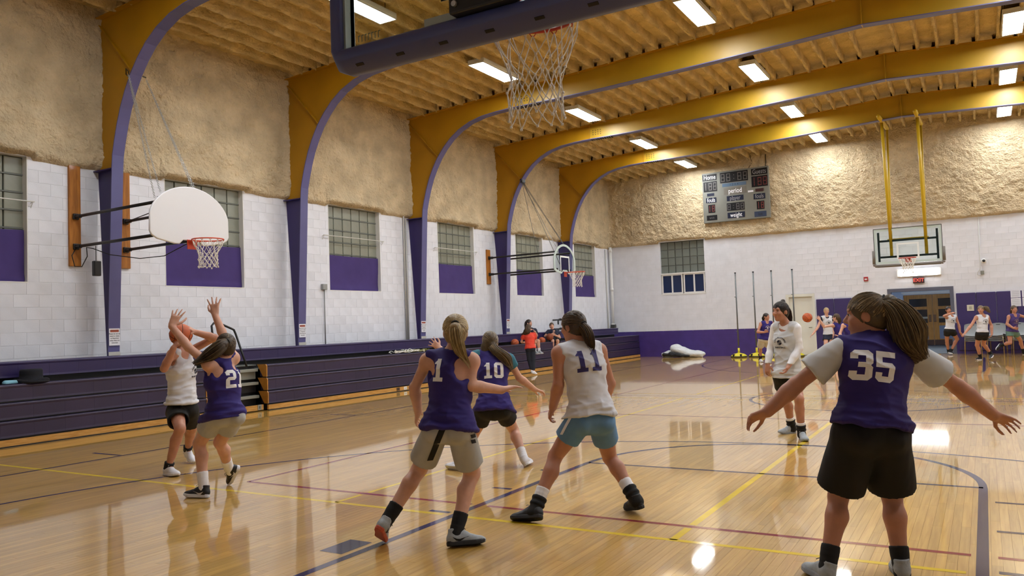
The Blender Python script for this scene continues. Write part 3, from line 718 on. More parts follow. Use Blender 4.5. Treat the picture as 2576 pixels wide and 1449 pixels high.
def side_hoop(yc, glass, label, zt_plank, z0_plank):
    xb, xr, zr = -10.75, -10.36, 2.98
    r = empty('basketball_hoop', (XL, yc, 2.7), label, 'basketball hoop', 'wall-mounted side hoops')
    for s in (-1, 1):
        yy = yc+s*.455
        MB().bbox((XL+.0, yy-.10, z0_plank), (XL+.05, yy+.10, zt_plank), .008).build('wall_plank', M_WOODP, r)
        for z in (3.57, 3.06):
            p = MB().tube([(XL+.06, yy, z), (xb-.03, yy*.5+(yc+s*.40)*.5, z+(.03 if z > 3.3 else .02))], .026, 10).build('arm', M_BLACK, r, smooth=True)
            MB().bbox((XL+.05, yy-.05, z-.05), (XL+.09, yy+.05, z+.05), .01).tube([(XL+.07, yy, z), (XL+.2, yy, z)], .037, 10).build('wall_bracket', M_BLACK, p)
    out = []
    for k in range(25):
        a = math.pi*k/24; out.append((.71*math.cos(a), 3.36+.475*abs(math.sin(a))**1.22))
    out += [(-.715, 3.1), (-.69, 3.05), (-.60, 3.0), (-.30, 2.945), (-.22, 2.945), (-.15, 3.01), (.15, 3.01), (.22, 2.945), (.30, 2.945), (.60, 3.0), (.69, 3.05), (.715, 3.1)]
    poly = [(yc+a, z) for a, z in out]
    if not glass:
        b = MB().prism(poly, 0, xb-.035, xb).build('backboard', M_BOARDW, r)
        n = len(out); path = [(xb-.018, y, z) for y, z in poly]
        MB().tube(path, .019, 6, closed=True).build('board_edge', M_BOARDW, b, smooth=True)
        for z in (3.13, 3.62): MB().box((xb-.075, yc-.55, z-.025), (xb-.036, yc+.55, z+.025)).build('board_brace', M_BLACK, b)
    else:
        b = MB().prism(poly, 0, xb-.012, xb).build('backboard', M_GLASS, r)
        wr = MB(); n = len(poly)
        for sx in (xb+.002, xb-.016):
            inn = [(yc+(y-yc)*.86, 3.38+(z-3.38)*.86) for y, z in poly]
            V = [(sx, y, z) for y, z in poly]+[(sx, y, z) for y, z in inn]
            wr.add(V, [(i, (i+1) % n, n+(i+1) % n, n+i) for i in range(n)])
        V = [(xb+.002, y, z) for y, z in poly]+[(xb-.016, y, z) for y, z in poly]; wr.add(V, [(i, (i+1) % n, n+(i+1) % n, n+i) for i in range(n)])
        wr.build('board_border', mat('board_border_paint', '#b9c8c4', .4), b)
        sq = MB()
        for a0, a1, z0, z1 in ((-.30, .30, 3.43, 3.48), (-.30, -.25, 3.02, 3.43), (.25, .30, 3.02, 3.43)): sq.box((xb+.001, yc+a0, z0), (xb+.004, yc+a1, z1))
        sq.build('target_square', M_WLINE, b)
    rm = rim(r, (xr, yc, zr), .235, M_RIM, (-1, 0, 0)); net(r, (xr, yc, zr-.015), .225, .42, .60, .0045, seed=int(yc))
    fr = -12.10
    if not glass:
        mt_ = mat('chain_steel', '#b9bdbd', .3, metal=.8)
        h1 = MB().tube([(fr-.1, yc-.12, 5.92), (fr-.04, yc-.16, 5.99), (fr+.03, yc-.16, 5.93), (fr-.03, yc-.12, 5.86)], .012, 6, closed=True).build('chain_hook', M_BOLT, r)
        MB().tube([(fr+.02, yc+.1, 5.92), (fr+.05, yc+.15, 5.90)], .012, 6).build('chain_hook', M_BOLT, r)
        chain(r, (fr, yc-.15, 5.9), (xb-.06, yc-.60, 3.62)); chain(r, (fr, yc-.15, 5.9), (xb-.06, yc-.50, 3.72))
        chain(r, (fr+.04, yc+.15, 5.88), (xb-.06, yc+.10, 3.82)); chain(r, (fr+.04, yc+.15, 5.88), (xb-.06, yc+.14, 3.82))
        # cable and small control box hanging from the lower left arm
        MB().tube([(XL+.08, yc-.46, 3.04), (XL+.12, yc-.56, 2.9), (XL+.1, yc-.50, 2.72), (XL+.1, yc-.38, 2.72), (XL+.13, yc-.30, 2.9), (XL+.16, yc-.33, 3.05), (XL+.3, yc-.30, 3.02), (-12.6, yc-.2, 2.90), (-12, yc-.05, 2.80), (-11.4, yc-.02, 2.80), (-10.8, yc, 2.97)], .008, 6).build('cable', M_BLACK, r, smooth=True)
        MB().tube([(XL+.62, yc-.45, 3.03), (XL+.62, yc-.45, 2.78)], .006, 6).build('cable', M_BLACK, r)
        MB().bbox((XL+.58, yc-.50, 2.53), (XL+.66, yc-.38, 2.78), .012).build('control_box', M_BLACK, r)
        MB().tube([(XL+.1, yc+.42, 3.55), (-11.5, yc+.3, 3.72)], .009, 6).tube([(-12.0, yc+.44, 3.62), (-11, yc-.3, 3.70)], .007, 6).build('brace_rod', M_BLACK, r)
    else:
        MB().bbox((fr-.05, yc-.1, 5.86), (fr+.04, yc+.1, 5.98), .01).build('winch', M_BLACK, r)
        mr = mat('steel_cable', '#5d5a55', .4, metal=.5)
        for d, e, z in ((-.05, -.45, 3.6), (-.03, .1, 3.82), (.05, .15, 3.82), (.04, -.1, 3.1), (-.05, -.42, 3.75)):
            MB().tube([(fr, yc+d, 5.88), (xb-.06-(.6 if z == 3.6 else 0), yc+e, z)], .008, 5).build('cable', mr, r)
    return r
h1 = side_hoop(FRAME_Y[0], False, 'white fan-shaped backboard with orange rim hung by chains, near left', 4.50, 2.73)
h2 = side_hoop(FRAME_Y[3], True, 'clear fan-shaped glass backboard on black arms at the fourth frame', 3.83, 2.76)
# ---- near hoop, seen from behind
M_PAD = mat('board_pad_navy', '#444a7c', .4, bump=(200, .08, .001)); M_FRAMEG = mat('board_frame_grey', '#9aa39e', .4, metal=.4)
def near_hoop():
    x0, x1, z0, z1, y = AX-.915, AX+.915, 2.90, 3.97, YB
    r = empty('basketball_hoop', (AX, y, 2.84), 'glass backboard with navy padding and red rim seen from behind, top of picture', 'basketball hoop')
    g = MB().box((x0, y-.006, z0), (x1, y+.006, z1)).build('backboard', M_GLASS, r)
    bd = MB()
    for a, b, c, d in ((x0, x1, z0, z0+.06), (x0, x1, z1-.06, z1), (x0, x0+.055, z0+.06, z1-.06), (x1-.055, x1, z0+.06, z1-.06)): bd.box((a, y+.006, c), (b, y+.009, d))
    bd.build('board_border', mat('board_border_paint', '#b9c8c4', .4), g)
    sq = MB()
    for a, b, c, d in ((-.305, .305, 3.46, 3.51), (-.305, -.255, 3.07, 3.46), (.255, .305, 3.07, 3.46)): sq.box((AX+a, y+.006, c), (AX+b, y+.009, d))
    sq.build('target_square', M_WLINE, g)
    fr = MB()
    for xx in (x0+.02, x1-.02): fr.box((xx-.022, y-.05, z0+.02), (xx+.022, y-.008, z1))
    fr.box((x0+.045, y-.05, z1-.04), (x1-.045, y-.008, z1)).box((x0+.045, y-.05, 3.45), (x1-.045, y-.012, 3.49)); fr.build('board_frame', M_FRAMEG, g)
    bl = MB()
    for zz in (2.96, 3.04): bl.lathe([(.0, 0), (.012, 0), (.012, .012), (0, .014)], (x0+.005, y-.065, zz), 8, axis=1)
    bl.build('frame_bolts', mat('bolt_bright', '#b8bcc0', .3, metal=.8), g)['kind'] = 'stuff'
    # U-shaped pad: swept rounded section along left side, bottom, right side
    path = [(x0-.035, 3.36), (x0-.035, 2.93), (x0-.012, 2.885), (x0+.03, 2.868)]+[(x0+.03+(x1-x0-.06)*k/8, 2.868) for k in range(1, 8)]+[(x1-.03, 2.868), (x1+.012, 2.885), (x1+.035, 2.93), (x1+.035, 3.36)]
    sec = [(-.052, .0), (-.048, -.012), (.0, -.078), (.01, -.082), (.052, -.082), (.064, -.07), (.064, .03), (.05, .045), (-.035, .045), (-.052, .03)]
    V = []; F = []; n = len(sec)
    for k, (x, z) in enumerate(path):
        a, b = path[max(k-1, 0)], path[min(k+1, len(path)-1)]; tx, tz = b[0]-a[0], b[1]-a[1]; l = math.hypot(tx, tz); nx, nz = tz/l, -tx/l   # outward
        for u, v in sec: V.append((x-nx*u, y+v, z-nz*u))
    for k in range(len(path)-1):
        for e in range(n): F.append((k*n+e, k*n+(e+1) % n, k*n+n+(e+1) % n, k*n+n+e))
    F += [tuple(range(n))[::-1], tuple((len(path)-1)*n+e for e in range(n))]
    pad = MB().add(V, F).build('edge_pad', M_PAD, r, smooth=True)
    pad.data.set_sharp_from_angle(angle=math.radians(50))
    slotm = mat('pad_slot', '#120d16', .7)
    for k in range(7):
        cx = x0+.13+k*(x1-x0-.26)/6
        MB().obox((cx, y-.0455, 2.8435), (.024, 0, 0), (0, -.0065, .0047), (0, -.0013, -.0018)).build('screw_slot', slotm, pad)
    lg = MB()
    for k in range(7): lg.box((x0+.09+k*.022, y-.0075, z0+.075), (x0+.094+k*.022, y-.0065, z0+.11)).box((x0+.09+k*.022, y-.0075, z0+.106), (x0+.104+k*.022, y-.0065, z0+.11))
    lg.build('maker_mark', mat('mark_teal', '#4f6f6c', .5), g)['kind'] = 'stuff'
    mp = MB().bbox((AX-.17, y-.13, 2.93), (AX+.17, y-.05, 3.24), .01).build('rim_mount', M_BLACK, r)
    bl = MB()
    for a in (-.13, .13):
        for zz in (2.97, 3.2): bl.lathe([(.0, 0), (.014, 0), (.014, .012), (0, .015)], (AX+a, y-.146, zz), 8, axis=1)
    bl.build('mount_bolts', MATS['bolt_bright'], mp)['kind'] = 'stuff'
    pl = MB().box((x0+.55, y-.055, z0+.0), (AX-.17, y-.045, z0+.075)).build('mount_plate', M_FRAMEG, r)
    mm = mat('mast_tan', '#6f6244', .5)
    MB().tube([(AX-.27, y-.12, 3.2), (AX-.27, y-.35, 3.6), (AX-.27, y-.6, 5.2), (AX-.27, y-.6, 7.2)], .07, 16).build('mast', mm, r, smooth=True)
    MB().tube([(AX+.27, y-.12, 3.2), (AX+.27, y-.35, 3.6), (AX+.27, y-.6, 5.2), (AX+.27, y-.6, 7.2)], .07, 16).build('mast', mm, r, smooth=True)
    MB().bbox((AX-.36, y-.2, 3.13), (AX-.16, y-.06, 3.3), .02).build('mast_foot', mm, r)
    rim(r, (AX, y+.38, 3.05), .2285, M_RIMR, (0, -1, 0)); net(r, (AX, y+.38, 3.03), .2285, .52, .60, .0030, seed=3)
near_hoop()
def far_hoop():
    y = 26.62; x0, x1, z0, z1 = AX-.915, AX+.915, 2.92, 3.99
    r = empty('basketball_hoop', (AX, y, 2.8), 'rectangular glass backboard hung from yellow pipes at the far end', 'basketball hoop')
    g = MB().box((x0, y-.006, z0), (x1, y+.006, z1)).build('backboard', M_GLASS, r)
    bd = MB()
    for a, b, c, d in ((x0, x1, z0, z0+.07), (x0, x1, z1-.07, z1), (x0, x0+.07, z0+.07, z1-.07), (x1-.07, x1, z0+.07, z1-.07)): bd.box((a, y-.009, c), (b, y-.006, d))
    bd.build('board_border', MATS['board_border_paint'], g)
    ed = MB()
    for a, b, c, d in ((x0-.012, x1+.012, z1, z1+.015), (x0-.015, x0, z0, z1), (x1, x1+.015, z0, z1)): ed.box((a, y-.02, c), (b, y+.03, d))
    ed.build('board_edge', mat('board_edge_dark', '#3a3c40', .4), g)
    sq = MB()
    for a, b, c, d in ((-.305, .305, 3.48, 3.53), (-.305, -.255, 3.09, 3.48), (.255, .305, 3.09, 3.48), (-.305, .305, 3.04, 3.09)): sq.box((AX+a, y-.009, c), (AX+b, y-.006, d))
    sq.build('target_square', M_WLINE, g)
    md = mat('hoop_frame_teal', '#22343c', .4)
    for xx in (x0+.12, x1-.12): MB().box((xx-.03, y+.02, z0+.06), (xx+.03, y+.07, z1-.1)).build('board_strut', md, g)
    for zz in (3.13, 3.62): MB().box((x0+.13, y+.03, zz-.03), (x1-.13, y+.07, zz+.03)).build('board_strut', md, g)
    pg = mat('pad_greybrown', '#6d6862', .5)
    p = [(x0-.03, 3.34), (x0-.03, 2.93), (x0, 2.88), (x0+.05, 2.865), (x1-.05, 2.865), (x1, 2.88), (x1+.03, 2.93), (x1+.03, 3.34)]
    mb = MB(); 
    for (a, c), (b, d) in zip(p, p[1:]): mb.tube([(a, y, c), (b, y, d)], .045, 8)
    mb.build('edge_pad', pg, r, smooth=True)
    my = mat('yellow_pipe', '#c9a81c', .4)
    for s in (-1, 1):
        xx = AX+.02+s*.475
        MB().tube([(xx, 25.1, 7.12), (xx, 27.6, 7.25)], .06, 12).build('ceiling_pipe', my, r, smooth=True)
        MB().tube([(xx, 25.9, 7.1), (xx, 26.74, 3.3)], .045, 10).build('drop_pipe', my, r, smooth=True)
        MB().tube([(xx, 27.5, 7.2), (xx, 26.82, 3.62)], .035, 10).build('drop_pipe', my, r, smooth=True)
        MB().tube([(xx, y+.1, 3.13), (xx, y+.1, 4.0)], .045, 10).build('drop_pipe', my, r, smooth=True)
    MB().tube([(AX-.55, y+.13, 3.66), (AX+.57, y+.13, 3.66)], .03, 10).build('cross_pipe', my, r, smooth=True)
    MB().bbox((AX-.085, y-.05, 2.93), (AX+.085, y-.01, 3.06), .01).build('rim_mount', M_RIMR, r)
    rim(r, (AX, y-.38, 3.05), .235, M_RIMR, (0, 1, 0)); net(r, (AX, y-.38, 3.03), .2285, .42, .6, .006, seed=9, m=mat('net_cord_far', '#e8e6e0', .8))
far_hoop()
JOINTS = {
 'p35': dict(pel=(-0.575,4.835,0.859), neck=(-0.539,4.946,1.362), head=(-0.586,4.947,1.465), lsh=(-0.717,4.833,1.279), rsh=(-0.377,5.012,1.253), lhip=(-0.661,4.810,0.804), rhip=(-0.497,4.907,0.797), lelb=(-0.951,4.763,1.086), relb=(-0.159,5.223,1.045), lwri=(-1.107,4.702,0.935), rwri=(0.012,5.368,0.868), ltip=(-1.213,4.665,0.890), rtip=(0.139,5.470,0.798), lknee=(-0.776,4.901,0.447), lank=(-0.830,4.749,0.078), ltoe=(-0.981,4.888,0.023), rknee=(-0.515,5.055,0.437), rank=(-0.476,4.959,0.053), rtoe=(-0.526,5.159,-0.002), face=(-0.999,-0.008,-0.050)),
 'p1': dict(pel=(-3.179,4.457,0.839), neck=(-3.172,4.530,1.317), head=(-3.162,4.552,1.448), lsh=(-3.350,4.474,1.264), rsh=(-3.034,4.556,1.257), lhip=(-3.269,4.441,0.803), rhip=(-3.090,4.478,0.805), lelb=(-3.464,4.463,1.071), relb=(-3.024,4.513,1.084), lwri=(-3.538,4.592,0.885), rwri=(-2.919,4.741,1.036), ltip=(-3.590,4.634,0.822), rtip=(-2.858,4.869,1.061), lknee=(-3.500,4.542,0.494), lank=(-3.596,4.271,0.170), ltoe=(-3.708,4.369,0.019), rknee=(-3.151,4.681,0.458), rank=(-3.165,4.483,0.090), rtoe=(-3.001,4.604,0.029), face=(-0.552,0.834,0.000)),
 'p10': dict(pel=(-4.453,7.064,0.652), neck=(-4.527,7.177,1.193), head=(-4.557,7.200,1.302), lsh=(-4.652,7.081,1.166), rsh=(-4.375,7.271,1.119), lhip=(-4.541,7.014,0.614), rhip=(-4.373,7.137,0.604), lelb=(-4.899,7.065,1.131), relb=(-4.337,7.410,0.915), lwri=(-5.107,7.040,1.258), rwri=(-4.254,7.594,0.772), ltip=(-5.201,7.027,1.330), rtip=(-4.207,7.694,0.738), lknee=(-4.776,7.157,0.330), lank=(-4.746,6.864,0.083), ltoe=(-4.945,6.868,0.024), rknee=(-4.449,7.443,0.355), rank=(-4.222,7.253,0.083), rtoe=(-4.263,7.444,0.011), face=(-0.590,0.802,-0.099)),
 'p11': dict(pel=(-2.646,5.590,0.784), neck=(-2.728,5.628,1.340), head=(-2.786,5.623,1.453), lsh=(-2.843,5.472,1.262), rsh=(-2.612,5.724,1.266), lhip=(-2.730,5.521,0.729), rhip=(-2.568,5.663,0.717), lelb=(-2.847,5.459,1.016), relb=(-2.587,5.847,0.992), lwri=(-2.950,5.548,0.830), rwri=(-2.736,5.933,0.775), ltip=(-3.000,5.569,0.746), rtip=(-2.797,5.928,0.619), lknee=(-2.932,5.531,0.457), lank=(-2.991,5.283,0.092), ltoe=(-3.181,5.227,0.015), rknee=(-2.644,5.903,0.401), rank=(-2.388,5.779,0.120), rtoe=(-2.523,5.909,0.020), face=(-0.962,0.246,-0.120)),
 'p21': dict(pel=(-6.036,4.955,0.803), neck=(-6.085,4.961,1.247), head=(-6.065,5.001,1.377), lsh=(-6.089,4.819,1.234), rsh=(-6.072,5.095,1.276), lhip=(-6.098,4.898,0.754), rhip=(-5.982,5.025,0.742), lelb=(-6.311,4.785,1.383), relb=(-6.287,5.167,1.457), lwri=(-6.486,4.741,1.582), rwri=(-6.384,5.145,1.682), ltip=(-6.483,4.805,1.711), rtip=(-6.417,5.165,1.818), lknee=(-6.385,4.940,0.482), lank=(-6.268,4.892,0.084), ltoe=(-6.459,4.825,0.028), rknee=(-6.285,5.093,0.476), rank=(-6.436,5.322,0.170), rtoe=(-6.553,5.398,0.013), face=(-0.874,0.483,0.051)),
 'pshoot': dict(pel=(-7.722,5.765,0.727), neck=(-7.722,5.756,1.319), head=(-7.750,5.754,1.492), lsh=(-7.721,5.884,1.322), rsh=(-7.693,5.623,1.299), lhip=(-7.678,5.817,0.661), rhip=(-7.786,5.730,0.668), lelb=(-7.399,5.952,1.456), relb=(-7.626,5.473,1.147), lwri=(-7.468,5.756,1.525), rwri=(-7.508,5.508,1.366), ltip=(-7.474,5.680,1.571), rtip=(-7.498,5.556,1.445), lknee=(-7.925,6.033,0.422), lank=(-8.178,6.165,0.150), ltoe=(-8.015,6.124,0.021), rknee=(-7.469,5.542,0.502), rank=(-7.635,5.511,0.085), rtoe=(-7.430,5.488,0.033), face=(0.836,-0.539,0.099)),
 'pwhite': dict(pel=(-2.111,10.095,0.779), neck=(-2.094,10.109,1.375), head=(-2.146,10.035,1.528), lsh=(-1.972,10.044,1.319), rsh=(-2.232,10.122,1.335), lhip=(-2.047,10.159,0.731), rhip=(-2.176,10.036,0.740), lelb=(-1.948,10.025,1.075), relb=(-2.298,10.108,1.082), lwri=(-2.047,9.872,0.875), rwri=(-2.321,10.000,0.892), ltip=(-2.112,9.805,0.757), rtip=(-2.326,9.969,0.754), lknee=(-1.945,9.860,0.491), lank=(-1.952,9.935,0.083), ltoe=(-1.868,9.753,0.027), rknee=(-2.191,10.310,0.447), rank=(-2.162,10.429,0.083), rtoe=(-2.297,10.281,0.029), face=(-0.468,-0.883,-0.020)),
 'pfar1': dict(pel=(-6.052,25.769,0.780), neck=(-5.958,25.796,1.305), head=(-5.951,25.793,1.444), lsh=(-5.821,25.938,1.248), rsh=(-6.107,25.677,1.237), lhip=(-5.957,25.828,0.726), rhip=(-6.141,25.718,0.734), lelb=(-5.704,25.963,0.993), relb=(-6.190,25.560,0.978), lwri=(-5.735,25.781,0.798), rwri=(-5.970,25.458,0.963), ltip=(-5.756,25.692,0.714), rtip=(-5.858,25.453,0.997), lknee=(-6.002,26.129,0.462), lank=(-6.095,26.359,0.147), ltoe=(-5.976,26.198,0.091), rknee=(-6.232,25.993,0.459), rank=(-6.286,26.144,0.083), rtoe=(-6.184,25.972,0.027), face=(0.924,-0.383,0.000)),
 'pfar2': dict(pel=(-4.516,28.206,0.826), neck=(-4.542,28.160,1.397), head=(-4.530,28.135,1.556), lsh=(-4.386,28.256,1.337), rsh=(-4.694,28.074,1.324), lhip=(-4.440,28.255,0.757), rhip=(-4.599,28.160,0.763), lelb=(-4.357,28.290,1.018), relb=(-4.791,27.973,1.051), lwri=(-4.366,28.181,0.770), rwri=(-4.939,27.816,0.821), ltip=(-4.377,28.135,0.640), rtip=(-5.039,27.716,0.721), lknee=(-4.415,28.056,0.394), lank=(-4.403,27.861,0.084), ltoe=(-4.354,27.664,0.030), rknee=(-4.584,27.955,0.401), rank=(-4.564,27.790,0.084), rtoe=(-4.515,27.593,0.030), face=(0.330,-0.943,-0.049)),
 'pfar3': dict(pel=(-3.749,25.513,0.667), neck=(-3.802,25.454,1.193), head=(-3.835,25.426,1.349), lsh=(-3.919,25.318,1.127), rsh=(-3.703,25.586,1.116), lhip=(-3.834,25.466,0.611), rhip=(-3.670,25.563,0.604), lelb=(-4.135,25.122,1.090), relb=(-3.694,25.593,0.877), lwri=(-4.230,25.079,1.283), rwri=(-3.778,25.373,0.791), ltip=(-4.286,25.041,1.380), rtip=(-3.836,25.266,0.843), lknee=(-3.844,25.209,0.304), lank=(-3.798,24.949,0.081), ltoe=(-3.988,24.902,0.029), rknee=(-3.639,25.307,0.296), rank=(-3.614,25.034,0.081), rtoe=(-3.804,24.987,0.029), face=(-0.969,0.248,0.000)),
 'pfar4': dict(pel=(-3.334,24.465,0.628), neck=(-3.332,24.436,1.195), head=(-3.305,24.444,1.341), lsh=(-3.492,24.345,1.133), rsh=(-3.189,24.524,1.132), lhip=(-3.414,24.420,0.586), rhip=(-3.258,24.512,0.579), lelb=(-3.575,24.250,0.889), relb=(-3.155,24.558,0.858), lwri=(-3.513,24.122,0.711), rwri=(-3.164,24.450,0.625), ltip=(-3.463,24.080,0.757), rtip=(-3.177,24.424,0.514), lknee=(-3.410,24.135,0.306), lank=(-3.386,23.861,0.082), ltoe=(-3.578,23.814,0.029), rknee=(-3.214,24.228,0.299), rank=(-3.191,23.942,0.082), rtoe=(-3.383,23.894,0.029), face=(-0.969,0.248,0.000)),
 'pcross': dict(pel=(-1.005,29.283,0.824), neck=(-0.947,29.292,1.296), head=(-1.004,29.227,1.453), lsh=(-0.819,29.418,1.227), rsh=(-1.069,29.165,1.238), lhip=(-0.920,29.336,0.770), rhip=(-1.085,29.238,0.776), lelb=(-0.745,29.453,0.954), relb=(-1.124,28.875,1.268), lwri=(-0.723,29.432,0.724), rwri=(-0.921,28.921,1.349), ltip=(-0.682,29.425,0.659), rtip=(-0.800,29.025,1.394), lknee=(-0.818,29.597,0.503), lank=(-1.018,29.591,0.120), ltoe=(-0.943,29.429,0.031), rknee=(-1.110,29.450,0.449), rank=(-1.089,29.665,0.120), rtoe=(-0.991,29.500,0.066), face=(0.376,-0.925,-0.049)),
 'prun': dict(pel=(-0.094,26.120,0.796), neck=(-0.058,26.116,1.288), head=(-0.098,26.061,1.436), lsh=(0.055,26.221,1.227), rsh=(-0.216,26.002,1.228), lhip=(-0.010,26.173,0.747), rhip=(-0.183,26.070,0.755), lelb=(0.138,26.283,0.977), relb=(-0.363,25.858,0.988), lwri=(0.134,26.189,0.732), rwri=(-0.506,25.713,0.806), ltip=(0.091,26.121,0.657), rtip=(-0.567,25.657,0.742), lknee=(-0.084,26.412,0.448), lank=(0.087,26.633,0.160), ltoe=(0.060,26.465,0.051), rknee=(-0.241,26.285,0.433), rank=(-0.181,26.501,0.081), rtoe=(-0.293,26.342,0.026), face=(-0.051,-0.999,0.000)),
 'prun2': dict(pel=(0.680,28.577,0.759), neck=(0.757,28.550,1.252), head=(0.765,28.523,1.408), lsh=(0.882,28.672,1.222), rsh=(0.619,28.460,1.197), lhip=(0.761,28.651,0.707), rhip=(0.583,28.499,0.715), lelb=(1.057,28.838,1.154), relb=(0.554,28.399,0.971), lwri=(1.218,28.878,1.087), rwri=(0.699,28.351,0.848), ltip=(1.288,28.922,1.048), rtip=(0.800,28.366,0.821), lknee=(0.889,28.927,0.453), lank=(0.958,29.091,0.081), ltoe=(1.108,28.970,0.018), rknee=(0.607,28.495,0.402), rank=(0.369,28.673,0.314), rtoe=(0.236,28.644,0.164), face=(0.509,-0.861,0.000)),
 'psit': dict(pel=(-12.113,23.100,0.974), neck=(-12.145,23.043,1.248), head=(-12.162,23.002,1.392), lsh=(-12.052,23.170,1.204), rsh=(-12.262,22.929,1.215), lhip=(-12.074,23.160,0.932), rhip=(-12.168,23.034,0.938), lelb=(-11.941,23.107,1.008), relb=(-12.312,22.791,1.065), lwri=(-12.009,22.828,1.109), rwri=(-12.077,22.765,1.112), ltip=(-12.041,22.751,1.112), rtip=(-12.018,22.764,1.136), lknee=(-11.877,22.836,0.901), lank=(-11.903,22.828,0.543), ltoe=(-11.793,22.679,0.488), rknee=(-12.011,22.733,0.907), rank=(-12.037,22.725,0.550), rtoe=(-11.992,22.545,0.496), face=(0.592,-0.805,0.050)),
 'pred': dict(pel=(-11.402,20.185,0.814), neck=(-11.460,20.246,1.217), head=(-11.461,20.237,1.380), lsh=(-11.593,20.147,1.154), rsh=(-11.342,20.341,1.165), lhip=(-11.464,20.151,0.770), rhip=(-11.345,20.221,0.765), lelb=(-11.663,20.139,0.970), relb=(-11.334,20.381,0.944), lwri=(-11.714,20.343,0.941), rwri=(-11.501,20.514,0.953), ltip=(-11.693,20.424,0.960), rtip=(-11.570,20.519,0.978), lknee=(-11.451,20.198,0.456), lank=(-11.380,20.188,0.134), ltoe=(-11.430,20.343,0.064), rknee=(-11.353,20.234,0.442), rank=(-11.331,20.195,0.111), rtoe=(-11.304,20.348,0.026), face=(-0.376,0.927,0.000)),
 'phid': dict(pel=(-12.184,21.737,0.983), neck=(-12.241,21.685,1.321), head=(-12.252,21.669,1.508), lsh=(-12.128,21.812,1.278), rsh=(-12.337,21.574,1.252), lhip=(-12.147,21.796,0.943), rhip=(-12.225,21.680,0.949), lelb=(-12.071,21.798,1.103), relb=(-12.369,21.565,1.055), lwri=(-12.034,21.638,1.230), rwri=(-12.169,21.456,0.956), ltip=(-12.048,21.592,1.281), rtip=(-12.083,21.451,0.930), lknee=(-11.862,21.510,0.948), lank=(-11.848,21.512,0.642), ltoe=(-11.671,21.452,0.571), rknee=(-11.949,21.413,0.929), rank=(-11.934,21.414,0.636), rtoe=(-11.757,21.354,0.565), face=(0.998,-0.068,0.000)),
}
